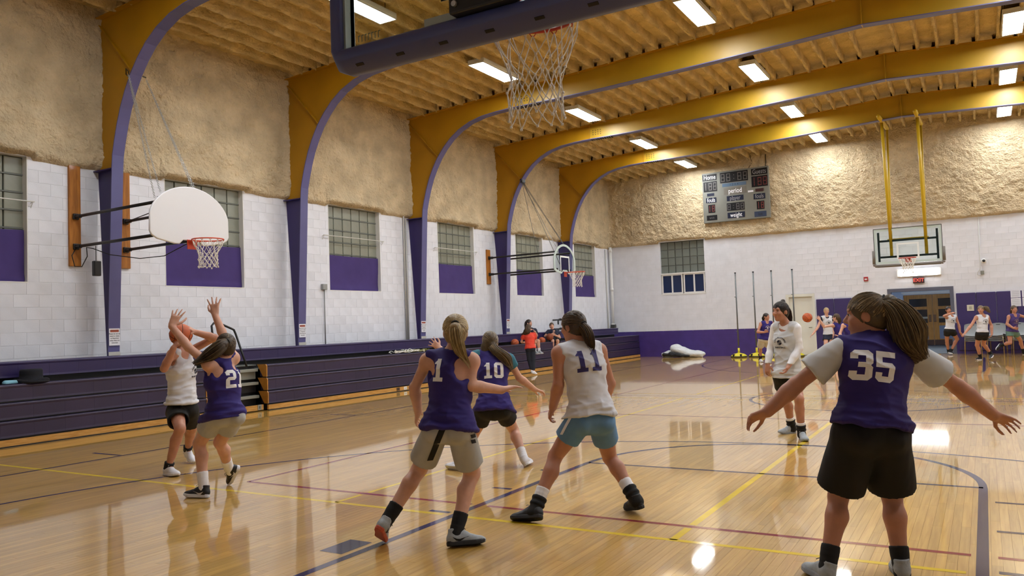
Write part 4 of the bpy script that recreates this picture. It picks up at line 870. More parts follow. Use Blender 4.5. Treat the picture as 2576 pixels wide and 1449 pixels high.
# ================================================================== PEOPLE
def npv(v): return np.array(v, float)
def unit(v): v = np.asarray(v, float); return v/max(np.linalg.norm(v), 1e-9)
class Field:
    """signed distance grid; smooth unions of tapered limbs and ellipsoids give one continuous skin"""
    def __init__(s, lo, hi, h):
        s.h = h; s.lo = np.floor(np.asarray(lo)/h-2)*h; s.n = (np.ceil((np.asarray(hi)-s.lo)/h)+3).astype(int)
        s.D = np.full(s.n, .15, np.float32); s.ax = [(s.lo[i]+np.arange(s.n[i])*h).astype(np.float32) for i in range(3)]
    def reg(s, lo, hi):
        sl = []
        for i in range(3):
            a = int(max(0, math.floor((lo[i]-s.lo[i])/s.h))); b = int(min(s.n[i], math.ceil((hi[i]-s.lo[i])/s.h)+1))
            if b <= a: return None, None
            sl.append(slice(a, b))
        return tuple(sl), np.meshgrid(s.ax[0][sl[0]], s.ax[1][sl[1]], s.ax[2][sl[2]], indexing='ij', sparse=True)
    def put(s, sl, d, k, op):
        D = s.D[sl]
        if op == '+':
            if k > 0: hh = np.clip(.5+.5*(D-d)/k, 0, 1); s.D[sl] = D*(1-hh)+d*hh-k*hh*(1-hh)
            else: s.D[sl] = np.minimum(D, d)
        else:
            d = -d
            if k > 0: hh = np.clip(.5-.5*(D-d)/k, 0, 1); s.D[sl] = D*(1-hh)+d*hh+k*hh*(1-hh)
            else: s.D[sl] = np.maximum(D, d)
    def cone(s, a, b, ra, rb, k=.02, flat=None, cuts=(), op='+'):
        a, b = npv(a), npv(b); R_ = max(ra, rb)+max(k, .01)+3*s.h
        sl, g = s.reg(np.minimum(a, b)-R_, np.maximum(a, b)+R_)
        if sl is None: return s
        ab = b-a; L2 = max(ab@ab, 1e-9); q = [g[i]-a[i] for i in range(3)]
        t = np.clip((q[0]*ab[0]+q[1]*ab[1]+q[2]*ab[2])/L2, 0, 1)
        q = [q[i]-t*ab[i] for i in range(3)]
        if flat is not None:
            n, fac = unit(flat[0]), flat[1]; c = (q[0]*n[0]+q[1]*n[1]+q[2]*n[2])*(fac-1); q = [q[i]+n[i]*c for i in range(3)]
        d = np.sqrt(q[0]**2+q[1]**2+q[2]**2)-(ra+(rb-ra)*t)
        for c, n in cuts:
            n = unit(n); d = np.maximum(d, (g[0]-c[0])*n[0]+(g[1]-c[1])*n[1]+(g[2]-c[2])*n[2])
        s.put(sl, d.astype(np.float32), k, op); return s
    def ell(s, c, A, r, k=.02, op='+', cuts=()):
        c = npv(c); R_ = max(r)+max(k, .01)+3*s.h; sl, g = s.reg(c-R_, c+R_)
        if sl is None: return s
        q = [g[i]-c[i] for i in range(3)]; k0 = 0; k1 = 0
        for j in range(3):
            e = q[0]*A[j][0]+q[1]*A[j][1]+q[2]*A[j][2]; k0 = k0+(e/r[j])**2; k1 = k1+(e/r[j]**2)**2
        k0 = np.sqrt(k0); k1 = np.sqrt(k1); d = np.where(k1 > 1e-6, k0*(k0-1)/np.maximum(k1, 1e-6), -min(r))
        for cc, n in cuts:
            n = unit(n); d = np.maximum(d, (g[0]-cc[0])*n[0]+(g[1]-cc[1])*n[1]+(g[2]-cc[2])*n[2])
        s.put(sl, d.astype(np.float32), k, op); return s
    def cut(s, c, n, k=0):
        """keep the side where (p-c).n < 0"""
        n = unit(n); g = np.meshgrid(*s.ax, indexing='ij', sparse=True); d = (g[0]-c[0])*n[0]+(g[1]-c[1])*n[1]+(g[2]-c[2])*n[2]
        s.D = np.maximum(s.D, d.astype(np.float32)); return s
    def mesh(s):
        D = s.D; S = D < 0; c = np.zeros(tuple(np.array(D.shape)-1), np.uint8)
        for i in (0, 1):
            for j in (0, 1):
                for k in (0, 1): c += S[i:D.shape[0]-1+i, j:D.shape[1]-1+j, k:D.shape[2]-1+k]
        act = np.argwhere((c > 0) & (c < 8))
        if len(act) == 0: return np.zeros((0, 3)), np.zeros((0, 4), int)
        idx = np.full(c.shape, -1, np.int32); idx[tuple(act.T)] = np.arange(len(act))
        cor = {}
        for i in (0, 1):
            for j in (0, 1):
                for k in (0, 1): cor[(i, j, k)] = D[act[:, 0]+i, act[:, 1]+j, act[:, 2]+k]
        acc = np.zeros((len(act), 3)); cnt = np.zeros(len(act))
        for a in cor:
            for ax in range(3):
                if a[ax] == 0:
                    b = list(a); b[ax] = 1; b = tuple(b); da, db = cor[a], cor[b]; m = (da < 0) != (db < 0)
                    t = np.where(m, da/np.where(m, da-db, 1), 0); p = np.tile(np.array(a, float), (len(act), 1)); p[:, ax] = t
                    acc += p*m[:, None]; cnt += m
        V = (act+acc/cnt[:, None])*s.h+s.lo
        F = []
        for ax in range(3):
            o1, o2 = [(1, 2), (2, 0), (0, 1)][ax]
            sa = [slice(1, -1)]*3; sa[ax] = slice(0, -1); sb = list(sa); sb[ax] = slice(1, None)
            A_, B_ = S[tuple(sa)], S[tuple(sb)]; e = np.argwhere(A_ != B_)
            if len(e) == 0: continue
            fl = A_[tuple(e.T)]; base = e.copy(); base[:, o1] += 1; base[:, o2] += 1
            def at_(d1, d2):
                q = base.copy(); q[:, o1] += d1; q[:, o2] += d2; return idx[tuple(q.T)]
            q = np.stack([at_(-1, -1), at_(0, -1), at_(0, 0), at_(-1, 0)], 1); q[~fl] = q[~fl][:, ::-1]; F.append(q)
        F = np.vstack(F); F = F[(F >= 0).all(1)]
        return V, F
def smooth_mesh(V, F, n=1, w=.5):
    for _ in range(n):
        acc = np.zeros_like(V); cnt = np.zeros(len(V))
        for a in range(4):
            for b in ((a+1) % 4, (a+3) % 4): np.add.at(acc, F[:, a], V[F[:, b]]); np.add.at(cnt, F[:, a], 1)
        V = V*(1-w)+w*acc/np.maximum(cnt, 1)[:, None]
    return V
def vert_normals(V, F):
    n = np.cross(V[F[:, 2]]-V[F[:, 0]], V[F[:, 3]]-V[F[:, 1]]); N = np.zeros_like(V)
    for a in range(4): np.add.at(N, F[:, a], n)
    return N/np.maximum(np.linalg.norm(N, axis=1), 1e-12)[:, None]
def skin_mat(name, col): return mat(name, col, .5, noise=(14, .09, 4), bump=(160, .08, .001), sss=.08, spec=.4)
def cloth_mat(name, col, rough=.8): return mat(name, col, rough, noise=(9, .07, 3), bump=(420, .25, .0008), sheen=0)
SKIN = skin_mat('skin_fair', '#cd9d87'); SKIN2 = skin_mat('skin_tan', '#b58069')
C_PURP = cloth_mat('jersey_purple', '#27196c'); C_WHITE = cloth_mat('jersey_white', '#d2d4dc'); C_GREY = cloth_mat('cloth_grey', '#a9a9a6'); C_BLACK = cloth_mat('cloth_black', '#060608'); C_NAVY = cloth_mat('cloth_navy', '#141a33')
C_BLUE = cloth_mat('shorts_blue', '#5f88b2'); C_TEE = cloth_mat('tee_heather', '#c4c6c8'); C_RED = cloth_mat('tee_red', '#d8402c'); C_JEAN = cloth_mat('trousers_dark', '#141b2b'); C_LONG = cloth_mat('longsleeve_white', '#e6e6ea'); C_GREEN = cloth_mat('shorts_green', '#5f7f76'); C_CREAM = cloth_mat('shorts_cream', '#bdb9b0'); C_VIOLET = cloth_mat('jersey_violet', '#43306f'); C_TEAL = cloth_mat('cloth_teal', '#2f6f83')
M_PRINT = mat('print_white', '#e6e6ea', .6); M_PRINTP = mat('print_purple', '#2a2468', .6)
S_WHITE = mat('shoe_white', '#dcdde4', .5, noise=(30, .06, 3)); S_BLACK = mat('shoe_black', '#121216', .5, noise=(30, .2, 3)); S_GREY = mat('shoe_grey', '#9fa6ab', .55, noise=(60, .12, 3))
SO_BLACK = mat('sole_black', '#191a1e', .6); SO_WHITE = mat('sole_white', '#d9dae0', .5); SO_GREY = mat('sole_grey', '#8c9299', .6); SO_ORANGE = mat('sole_orange', '#b4492c', .6)
M_EYEW = mat('eye_white', '#e8e4e0', .2); M_IRIS = mat('eye_iris', '#2b2018', .15); M_LIP = mat('lip', '#a8605a', .45)
def hair_mats(name, dark, mid, light):
    return [mat('hair_'+name+'_'+k, c, .45, noise=(40, .2, 3), bump=(90, .4, .002), spec=.5) for k, c in (('d', dark), ('m', mid), ('l', light))]
H_BROWN = hair_mats('brown', '#35261a', '#4a3825', '#6a5338'); H_DARK = hair_mats('dark', '#17100c', '#241813', '#3a2820'); H_BLOND = hair_mats('blond', '#8d7650', '#b09a6e', '#cdb98c'); H_LBROWN = hair_mats('light_brown', '#4e402c', '#6f5d43', '#9c8662')
def hand(B, wri, tip, palm_n, thumb_side, s, curl=.35, spread=.18, fine=True, elb=None):
    """palm plus five separate fingers; palm_n points out of the palm, thumb_side is the direction the thumb leaves"""
    d = unit(npv(tip)-npv(wri)); n = unit(npv(palm_n)-d*(npv(palm_n)@d)); lat = unit(npv(thumb_side)-d*(npv(thumb_side)@d)-n*(npv(thumb_side)@n)); wri = npv(wri)
    pl = .088*s
    B.cone(wri, wri+d*.03*s, .024*s, .026*s, .012*s, flat=(n, 1.25))
    for o in (-.026, -.009, .009, .026): B.cone(wri+d*.018*s+lat*o*.75*s, wri+d*pl+lat*o*1.05*s, .0155*s, .0125*s, .008*s)
    L = [.066, .082, .089, .079] ; ofs = [-.031, -.0105, .0105, .031]      # little .. index
    rr = (.0082 if fine else .0105)*s; k = .003*s
    for i in range(4):
        a = wri+d*(pl-.006*s)+lat*ofs[i]*s; sp = (i-1.5)*spread
        dirv = unit(d+lat*math.tan(sp)); p = a; ang = curl*(.55+.1*(3-i)*.6); segs = (.44, .32, .24) if fine else (.55, .45)
        for q, fr in enumerate(segs):
            dd = unit(dirv*math.cos(ang)+n*math.sin(ang)); e = p+dd*L[i]*s*fr
            B.cone(p, e, rr*(1.08-.1*q), rr*(1-.12*q), k); p = e; ang += curl*(.95 if q == 0 else .7)
    t0 = wri+d*.026*s+lat*.022*s+n*.004*s; t1 = t0+unit(d*.62+lat*.72+n*.28)*.046*s; t2 = t1+unit(d*.85+lat*.32+n*.38)*.038*s; t3 = t2+unit(d*.95+lat*.05+n*.45)*.028*s
    B.cone(t0, t1, .0145*s, .0115*s, .006*s); B.cone(t1, t2, .0108*s, .0095*s, k); B.cone(t2, t3, .0095*s, .008*s, k)
def project_grid(cells, mesh_o, org, ux, uy, dirv, off=.003):
    """cells: list of 4-corner 2-D quads; cast each corner on to the garment"""
    me = mesh_o.data; wl_ = world_loc(mesh_o); bv = BVHTree.FromPolygons([v.co+wl_ for v in me.vertices], [tuple(p.vertices) for p in me.polygons])
    org, ux, uy, dv = Vector(org), Vector(ux), Vector(uy), Vector(dirv).normalized(); cache = {}; V = []; F = []
    for q in cells:
        ids = []
        for x, y in q:
            key = (round(x, 5), round(y, 5))
            if key not in cache:
                o = org+ux*x+uy*y-dv*.6; hit = bv.ray_cast(o, dv, 1.2)
                cache[key] = None if hit[0] is None else len(V)
                if hit[0] is not None: V.append(hit[0]-dv*off+hit[1]*0)
            ids.append(cache[key])
        if None not in ids: F.append(ids)
    return V, F
def digit_inside(c, x, y):
    R_ = {'3': ((0, 8.1, 6, 10), (2, 4.2, 6, 5.9), (0, 0, 6, 1.9), (4, 0, 6, 10), (0, 7, 2, 10), (0, 0, 2, 3)), '5': ((0, 8.1, 6, 10), (0, 4.6, 2, 10), (0, 4.6, 6, 6.4), (4, 0, 6, 6.4), (0, 0, 6, 1.9), (0, 0, 2, 3)),
          '2': ((0, 8.1, 6, 10), (4, 4.2, 6, 10), (0, 4.2, 6, 6), (0, 0, 2, 6), (0, 0, 6, 1.9), (0, 7, 2, 10)), '0': ((0, 8.1, 6, 10), (0, 0, 6, 1.9), (0, 0, 2, 10), (4, 0, 6, 10)), '1': ((2, 0, 4.1, 10), (.6, 0, 5.5, 1.7), (.7, 7.6, 4.1, 9.2))}[c]
    if not any(a <= x <= cc and b <= y <= d for a, b, cc, d in R_): return False
    C = {'3': ((0, 10), (6, 10), (0, 0), (6, 0)), '5': ((6, 6.4), (0, 0), (6, 0)), '2': ((0, 10), (6, 10), (6, 4.2), (0, 6)), '0': ((0, 10), (6, 10), (0, 0), (6, 0)), '1': ((.7, 9.2),)}[c]
    if any(abs(x-a)+abs(y-b) < 1.15 for a, b in C): return False
    if c == '3' and abs(x-6)+abs(y-5.05) < .7: return False
    return True
def number_cells(txt, hgt, gap=.9, n=.125):
    u = hgt/10; W = len(txt)*6+(len(txt)-1)*gap; cells = []
    for i, ch in enumerate(txt):
        x0 = -W/2+i*(6+gap)
        for a in np.arange(0, 6, n):
            for b in np.arange(0, 10, n):
                if digit_inside(ch, a+n/2, b+n/2):
                    q = [(a, b), (a+n, b), (a+n, b+n), (a, b+n)]; cells.append([((x0+x)*u, (y-5)*u) for x, y in q])
    return cells
def tube_strands(parent, name, curves, rads, mats):
    V = []; F = []; MI = []; base = 0
    for ci, (P, r) in enumerate(zip(curves, rads)):
        P = np.asarray(P); n = len(P); T = np.gradient(P, axis=0); T /= np.maximum(np.linalg.norm(T, axis=1), 1e-9)[:, None]
        ref = np.array([.3, .5, .81]); A = np.cross(T, ref); A /= np.maximum(np.linalg.norm(A, axis=1), 1e-9)[:, None]; Bn = np.cross(T, A)
        w = np.linspace(1, .35, n)[:, None]*r
        ring = np.stack([P+A*w, P-A*w*.5+Bn*w*.87, P-A*w*.5-Bn*w*.87], 1).reshape(-1, 3); V.append(ring)
        i = np.arange(n-1)[:, None]*3; k = np.arange(3)[None]
        f = np.stack([i+k, i+(k+1) % 3, i+3+(k+1) % 3, i+3+k], -1).reshape(-1, 4)+base; F.append(f); MI.append(np.full(len(f), ci % 3)); base += n*3
    o = np_mesh(name, np.vstack(V), np.vstack(F), mats, parent); o.data.polygons.foreach_set('material_index', np.concatenate(MI).astype(np.int32)); o['kind'] = 'stuff'
    return o
def wrinkle(V, N, tf, amp, seed, su=26, sr=6):
    pel, up, rt, fw = tf; q = V-pel; a, b, c = q@up, q@rt, q@fw
    def rdg(n): return (1-np.abs(2*n-1))**3
    w = rdg(fbm(a*11+b*4, b*4-a*2, c*4+seed, 2))*.9+rdg(fbm(a*6-b*5+seed, b*5+a*3, c*5+seed*2, 2))*.7+(fbm(a*24+b*8, b*9, c*9+seed, 2)-.5)*.5-.45
    return V+N*(w*amp)[:, None]
def person(key, label, sp):
    J = {k: npv(v) for k, v in JOINTS[key].items()}; H = sp.get('H', 1.7); s = H/1.7; h = sp.get('h', .012); fine = h < .009; bd = sp.get('build', 1.0)*s
    for k_ in ('lhip', 'rhip'):
        q_ = J[k_]-J['pel']; l_ = np.linalg.norm(q_); J[k_] = J['pel']+q_*min(1, .092*s*sp.get('build', 1)/max(l_, 1e-6))
    root = empty('person', (J['pel'][0], J['pel'][1], 0 if not sp.get('seat') else J['pel'][2]-.1), label, 'person', sp.get('group'))
    up = unit(J['neck']-J['pel']); rt = J['rsh']-J['lsh']; rt = unit(rt-up*(rt@up)); fw = np.cross(up, rt); pel, neck = J['pel'], J['neck']; L = np.linalg.norm(neck-pel)
    tf = (pel, up, rt, fw); A = (rt, fw, up)
    pts = np.array([v for k, v in J.items() if k != 'face']); lo, hi = pts.min(0)-.22, pts.max(0)+.25
    lo[2] = max(lo[2], -.02) if not sp.get('seat') else lo[2]
    skin = sp.get('skin', SKIN)
    f = unit(J['face']); hu = unit(np.array([0, 0, 1.])*.8+up*.2); hu = unit(hu-f*(hu@f)); hr = np.cross(f, hu); hc = J['head']; HA = (hr, f, hu); hs = s*sp.get('head', 1.0)
    def hp(r_, f_, u_): return hc+(hr*r_+f*f_+hu*u_)*hs
    # ------------------------------------------------ body: one continuous skin
    B = Field(lo, hi, h)
    chest = pel+up*L*.66; waist = pel+up*L*.30
    B.cone(J['lhip'], J['rhip'], .085*bd, .085*bd, .03, flat=(fw, 1.1))
    B.cone(pel, waist, .118*bd, .098*bd, .04, flat=(fw, 1.22)); B.cone(waist, chest, .102*bd, .125*bd, .04, flat=(fw, 1.25))
    B.ell(chest, A, (.140*bd, .105*bd, .17*s), .05)
    B.cone(J['lsh']+rt*.04*s-up*.02*s, J['rsh']-rt*.04*s-up*.02*s, .052*s, .052*s, .05); B.cone(neck-up*.03*s, (J['lsh']*.7+neck*.3), .045*s, .04*s, .05); B.cone(neck-up*.03*s, (J['rsh']*.7+neck*.3), .045*s, .04*s, .05)
    nb = hp(0, -.02, -.065); B.cone(neck-up*.02*s, nb, .056*s, .050*s, .03)
    for sd, sg in (('l', -1), ('r', 1)):
        hip, kn, an = J[sd+'hip'], J[sd+'knee'], J[sd+'ank']; toe = J[sd+'toe']
        B.ell(hip-fw*.035*s-up*.02*s, A, (.074*bd, .078*bd, .09*s), .03)
        B.cone(hip, kn, .082*bd, .053*s, .03); B.cone(hip*.6+kn*.4, kn, .069*bd, .052*s, .02)
        sh = unit(an-kn); kf = unit(unit(kn-hip)-sh*(unit(kn-hip)@sh)+1e-6*fw)            # towards the front of the knee
        tv = unit(toe-an); side = np.cross(tv, -sh); side = unit(side) if np.linalg.norm(side) > .05 else rt
        fr = unit(tv-sh*(tv@sh)) if np.linalg.norm(tv-sh*(tv@sh)) > .15 else kf
        B.cone(kn, an, .048*s, .033*s, .02); cf = kn*.70+an*.30-fr*.016*s; B.cone(kn*.92+an*.08, cf, .044*s, .051*bd, .03); B.cone(cf, kn*.3+an*.7, .051*bd, .037*s, .03)
        B.ell(kn+fr*.012*s, (unit(np.cross(fr, sh)), fr, sh), (.045*s, .042*s, .055*s), .02)
        B.cone(an, an+tv*.05*s, .036*s, .03*s, .015)
        sh_, el, wr = J[sd+'sh'], J[sd+'elb'], J[sd+'wri']
        B.ell(sh_-up*.015*s, A, (.058*s, .056*s, .062*s), .03)
        ar = sp.get('arm', 1.0)*s
        B.cone(sh_, el, .047*ar, .037*ar, .025); B.cone(el, wr, .038*ar, .0265*ar, .012, cuts=()); m_ = el*.72+wr*.28; B.cone(el, m_, .038*ar, .041*ar, .02); B.cone(m_, wr, .041*ar, .0265*ar, .02)
        hd = sp.get('hand_'+sd, {}); pn = hd.get('palm'); 
        pn = npv(pn) if pn is not None else -rt*sg
        th = npv(hd['thumb']) if 'thumb' in hd else fw+up*.2
        hand(B, wr, J[sd+'tip'], pn, th, s*hd.get('size', 1.0), hd.get('curl', .35), hd.get('spread', .12), fine)
    # head with face
    B.ell(hp(0, -.012, .022), HA, np.array((.075, .094, .090))*hs, .02); B.ell(hp(0, .028, -.040), HA, np.array((.058, .062, .074))*hs, .03)
    B.ell(hp(0, .060, -.094), HA, np.array((.026, .024, .020))*hs, .025); B.cone(hp(-.03, .072, .034), hp(.03, .072, .034), .016*hs, .016*hs, .02)
    for g_ in (-1, 1):
        B.ell(hp(g_*.031, .094, .010), HA, np.array((.017, .014, .011))*hs, .012, op='-')
        B.ell(hp(g_*.040, .062, -.022), HA, np.array((.022, .022, .022))*hs, .02)
        B.ell(hp(g_*.077, -.010, -.008), (hr, unit(f*.9-hu*.2), unit(hu*.9+f*.2)), np.array((.010, .021, .032))*hs, .008)
    B.cone(hp(0, .084, .016), hp(0, .108, -.020), .0085*hs, .0125*hs, .010); B.cone(hp(-.010, .094, -.026), hp(.010, .094, -.026), .0095*hs, .0095*hs, .008)
    B.cone(hp(-.017, .084, -.053), hp(.017, .084, -.053), .0085*hs, .0085*hs, .008); B.cone(hp(-.014, .083, -.064), hp(.014, .083, -.064), .008*hs, .008*hs, .007); B.cone(hp(-.024, .094, -.0585), hp(.024, .094, -.0585), .0025*hs, .0025*hs, .003, op='-')
    V, F = B.mesh(); V = smooth_mesh(V, F, 1, .4); body = np_mesh('body', V, F, skin, root)
    # eyes, brows, lips
    seen = (f@unit(-hc+np.array([0, 0, CAM_H]))) > -.25
    if seen:
        for g_ in (-1, 1):
            c = hp(g_*.031, .0682, .010); e = MB().lathe([(.0122*hs*math.sin(math.pi*k/8), -.0122*hs*math.cos(math.pi*k/8)) for k in range(9)], c, 12).build('eye', M_EYEW, root, smooth=True)
            MB().lathe([(.0062*hs*math.sin(math.pi*k/6), -.0062*hs*math.cos(math.pi*k/6)) for k in range(7)], c+f*.0088*hs, 10).build('iris', M_IRIS, e, smooth=True)
            hm = sp.get('hair', {}).get('mats', H_BROWN)[0]
            MB().tube([hp(g_*.014, .0875, .030), hp(g_*.030, .0865, .036), hp(g_*.048, .074, .031)], [.0028*hs, .0036*hs, .002*hs], 6).build('eyebrow', hm, root, smooth=True)
            MB().tube([hp(g_*.019, .0845, .0125), hp(g_*.031, .0880, .0185), hp(g_*.044, .0775, .0125)], .0018*hs, 5).build('eyelash', hm, root)
        MB().tube([hp(-.023, .086, -.0585), hp(-.01, .0925, -.054), hp(0, .0935, -.055), hp(.01, .0925, -.054), hp(.023, .086, -.0585)], [.001*hs, .0042*hs, .0045*hs, .0042*hs, .001*hs], 6).tube([hp(-.021, .085, -.060), hp(0, .0915, -.0645), hp(.021, .085, -.060)], [.001*hs, .0052*hs, .001*hs], 6).build('lips', M_LIP, root, smooth=True)
    # ------------------------------------------------ hair
    hw = sp.get('hair')
    if hw:
        G = Field(hc-.2*hs-.02, hc+.2*hs+.02, min(h, .009)) if not hw.get('tail') else Field(np.minimum(hc-.16, np.array([hp(*t[:3]) for t in hw['tail']]).min(0)-.12), np.maximum(hc+.16, np.array([hp(*t[:3]) for t in hw['tail']]).max(0)+.12), min(h, .009))
        G.ell(hp(0, -.018, .027), HA, np.array((.086, .104, .102))*hs, .0); G.ell(hp(0, -.045, -.03), HA, np.array((.070, .062, .065))*hs, .03)
        G.ell(hp(0, .115, -.064), HA, np.array((.095, .095, .115))*hs, .015, op='-'); G.ell(hp(0, .02, -.12), HA, np.array((.10, .10, .085))*hs, .02, op='-')
        for g_ in (-1, 1): G.ell(hp(g_*.085, -.004, -.016), HA, np.array((.022, .026, .034))*hs, .008, op='-')
        if 'tie' in hw and hw.get('bun'): G.ell(hp(*hw['bun'][:3]), HA, np.array((1, 1, .9))*hw['bun'][3]*hs, .01)
        tl = hw.get('tail', [])
        for (a, b) in zip(tl, tl[1:]): G.cone(hp(*a[:3]), hp(*b[:3]), a[3]*hs*.86, b[3]*hs*.86, .012)
        for (a, b) in zip(hw.get('sheet', []), hw.get('sheet', [])[1:]): G.cone(hp(*a[:3]), hp(*b[:3]), a[3]*hs, b[3]*hs, .03, flat=(f, 1.8))
        V, F = G.mesh(); N = vert_normals(V, F)
        q = V-hc; V = V+N*((fbm(q[:, 0]*70, q[:, 1]*70, q[:, 2]*22, 2)-.5)*.007*s)[:, None]
        hair = np_mesh('hair', V, F, hw['mats'][0 if fine else 1], root)  # detailed heads: cap in the dark tone, painting shade between the strands
        rn = np.random.default_rng(len(label)); cur = []; rad = []
        if fine and 'tie' in hw:
            T = np.array(hw['tie']); T = T/np.array((.084, .101, .098)); T = T/np.linalg.norm(T)
            for k in range(hw.get('n', 300)):
                ph = rn.uniform(-math.pi, math.pi); el_ = rn.uniform(-.9, .25) if abs(ph) > 1.7 else rn.uniform(.05, .75)
                if abs(ph) > 1.2 and abs(ph) < 1.7: el_ = rn.uniform(-.1, .4)
                a = np.array((math.sin(ph)*math.cos(el_), math.cos(ph)*math.cos(el_), math.sin(el_)))
                om = math.acos(np.clip(a@T, -1, 1)); t = np.linspace(0, 1, 9)
                if om < .2: continue
                d_ = 1.035*(np.sin((1-t)*om)[:, None]*a+np.sin(t*om)[:, None]*T)/math.sin(om); rr_ = 1.0+.02*rn.random()+.01*np.sin(t*9+rn.random()*6)
                P = np.array([hp(x*.084*r1, -.016+y*.101*r1, .026+z*.098*r1) for (x, y, z), r1 in zip(d_, rr_)]); cur.append(P); rad.append(.0028*hs)
        if tl and h < .013:
            tp = np.array([hp(*t_[:3]) for t_ in tl]); tr_ = np.array([t_[3] for t_ in tl])*hs; u_ = np.linspace(0, len(tl)-1, 12); i0 = np.minimum(u_.astype(int), len(tl)-2); fr_ = (u_-i0)[:, None]
            C_ = tp[i0]*(1-fr_)+tp[i0+1]*fr_; R2 = tr_[i0]*(1-fr_[:, 0])+tr_[i0+1]*fr_[:, 0]; C_[1:-1] = (C_[:-2]+C_[1:-1]*2+C_[2:])/4
            ax_ = unit(tp[-1]-tp[0]); e1 = unit(np.cross(ax_, [0.2, .3, 1])); e2 = np.cross(ax_, e1); wv = hw.get('wave', .006)
            for k in range(hw.get('nt', 170)):
                th_ = rn.uniform(0, 6.28); ro = .55+.6*math.sqrt(rn.random()); ex = rn.uniform(.85, 1.12); fz = wv*rn.normal()
                w_ = np.sin(np.linspace(0, 5, 12)+th_)*wv+np.linspace(0, 1, 12)**2*fz*3
                P = C_+(e1*math.cos(th_)+e2*math.sin(th_))[None]*(R2*ro)[:, None]+e1[None]*w_[:, None]; P[-3:] += ax_*np.array([0, .012, .03])[:, None]*(ex-.7)*4*s; cur.append(P); rad.append(hw.get('sw', .0030)*hs)
        if cur: tube_strands(hair, 'hair_strands', cur, rad, hw['mats'])
        if hw.get('band'):
            b = hw['band']; c = hp(*b[:3]); ax_ = unit(hp(*b[3:6])-c); e1 = unit(np.cross(ax_, hu+.1)); e2 = np.cross(ax_, e1)
            MB().tube([c+(e1*math.cos(t)+e2*math.sin(t))*b[6]*hs for t in np.linspace(0, 2*math.pi, 15)[:-1]], .007*hs, 6, closed=True).build('hair_band', C_BLACK, hair, smooth=True)
    # ------------------------------------------------ top
    tp_ = sp.get('top'); garment = {}
    def torso_field(extra, hem, hemw, loose, hh, st=0):
        lo2, hi2 = np.minimum(pel, neck)-.42, np.maximum(pel, neck)+.42
        if extra: lo2, hi2 = lo, hi
        T_ = Field(lo2, hi2, hh); hb_ = pel-up*hem
        T_.ell(chest, A, (.150*bd+loose, .118*bd+loose, .185*s), .05); T_.cone(chest-up*.02, waist, .132*bd+loose, .122*bd+loose, .05, flat=(fw, 1.20)); T_.cone(waist, hb_-up*.1, .122*bd+loose, hemw*s, .05, flat=(fw, 1.18))
        for sd in 'lr': T_.cone(J[sd+'hip'], J[sd+'hip']*.5+J[sd+'knee']*.5, .096*bd+loose*.9, .098*bd+loose*.9, .05)
        T_.cone(J['lsh']*.82+neck*.18-up*.012*s, J['rsh']*.82+neck*.18-up*.012*s, .056*s+st, .056*s+st, .05); T_.cone(neck-up*.035*s, J['lsh']*.8+neck*.2, .054*s+st, .05*s+st, .04); T_.cone(neck-up*.035*s, J['rsh']*.8+neck*.2, .054*s+st, .05*s+st, .04)
        return T_, hb_
    if tp_:
        hem, hemw, loose = tp_.get('hem', .08)*s, tp_.get('hemw', .165), tp_.get('loose', .012); hh = max(h, .008)
        if tp_.get('under'):
            T_, hb_ = torso_field(True, -.12*s, .10, loose-.03, max(h, .009), -.003); u_ = tp_['under']
            for sd in 'lr':
                a, b, c = J[sd+'sh'], J[sd+'elb'], J[sd+'wri']; n_ = u_.get('to', 1.0)
                e_ = b if n_ >= 1 else a*(1-n_)+b*n_; ad = unit(b-a); T_.cone(a, e_+(ad*.06*s if n_ < 1 else 0), (.067 if n_ < 1 else .060)*s, (u_.get('w', .052) if n_ < 1 else .045)*s, .03, cuts=[(e_, ad)] if n_ < 1 else [])
                if n_ > 1: T_.cone(b, b*.5+c*.5, .044*s, .043*s, .02); T_.cone(b*.6+c*.4, b*(2-n_)+c*(n_-1), .043*s, .036*s, .02)
                else: pass
            T_.cut(hb_, -up); T_.cone(neck-up*.02*s, neck+up*.16*s+f*.02, .062*s, .062*s, .01, op='-')
            V, F = T_.mesh(); N = vert_normals(V, F); V = wrinkle(V, N, tf, .004*s, 4.4, 30, 8); np_mesh('undershirt', V, F, u_['m'], root)
        T_, hb_ = torso_field(bool(tp_.get('sleeve')), hem, hemw, loose, hh, .008 if tp_.get('under') else 0)
        if tp_.get('sleeve'):
            for sd in 'lr':
                a, b, c = J[sd+'sh'], J[sd+'elb'], J[sd+'wri']; n_ = tp_['sleeve']; w_ = tp_.get('sleevew', .075)*s; e = a*(1-n_)+b*n_; ad = unit(b-a)
                T_.cone(a-ad*.01, e+ad*.08*s, .064*s, w_+.006, .03, cuts=[(e, ad)])
                T_.cone(e-ad*.03*s, e+ad*.06*s, w_*.86, w_*.9, .0, op='-')
        T_.cut(hb_, -up)
        T_.cone(neck-up*.005*s, neck+up*.15*s, .062*s*tp_.get('neckw', 1), .07*s, .012, op='-'); T_.ell(neck+fw*.075*s-up*.02*s, A, (.062*s*tp_.get('neckw', 1), .06*s, .07*s*tp_.get('scoop', 1)), .012, op='-')
        if not tp_.get('sleeve'):
            for sd, sg in (('l', -1), ('r', 1)):
                shp = J[sd+'sh']; T_.ell(shp+rt*sg*(.040 if not tp_.get('under') else .055)*s-up*.045*s, A, (.062*s, .085*s, .125*s), .012, op='-')
                if tp_.get('racer'): T_.ell(shp-rt*sg*.015*s-fw*.10*s-up*.065*s, A, (.075*s*tp_['racer'], .07*s, .10*s), .015, op='-')
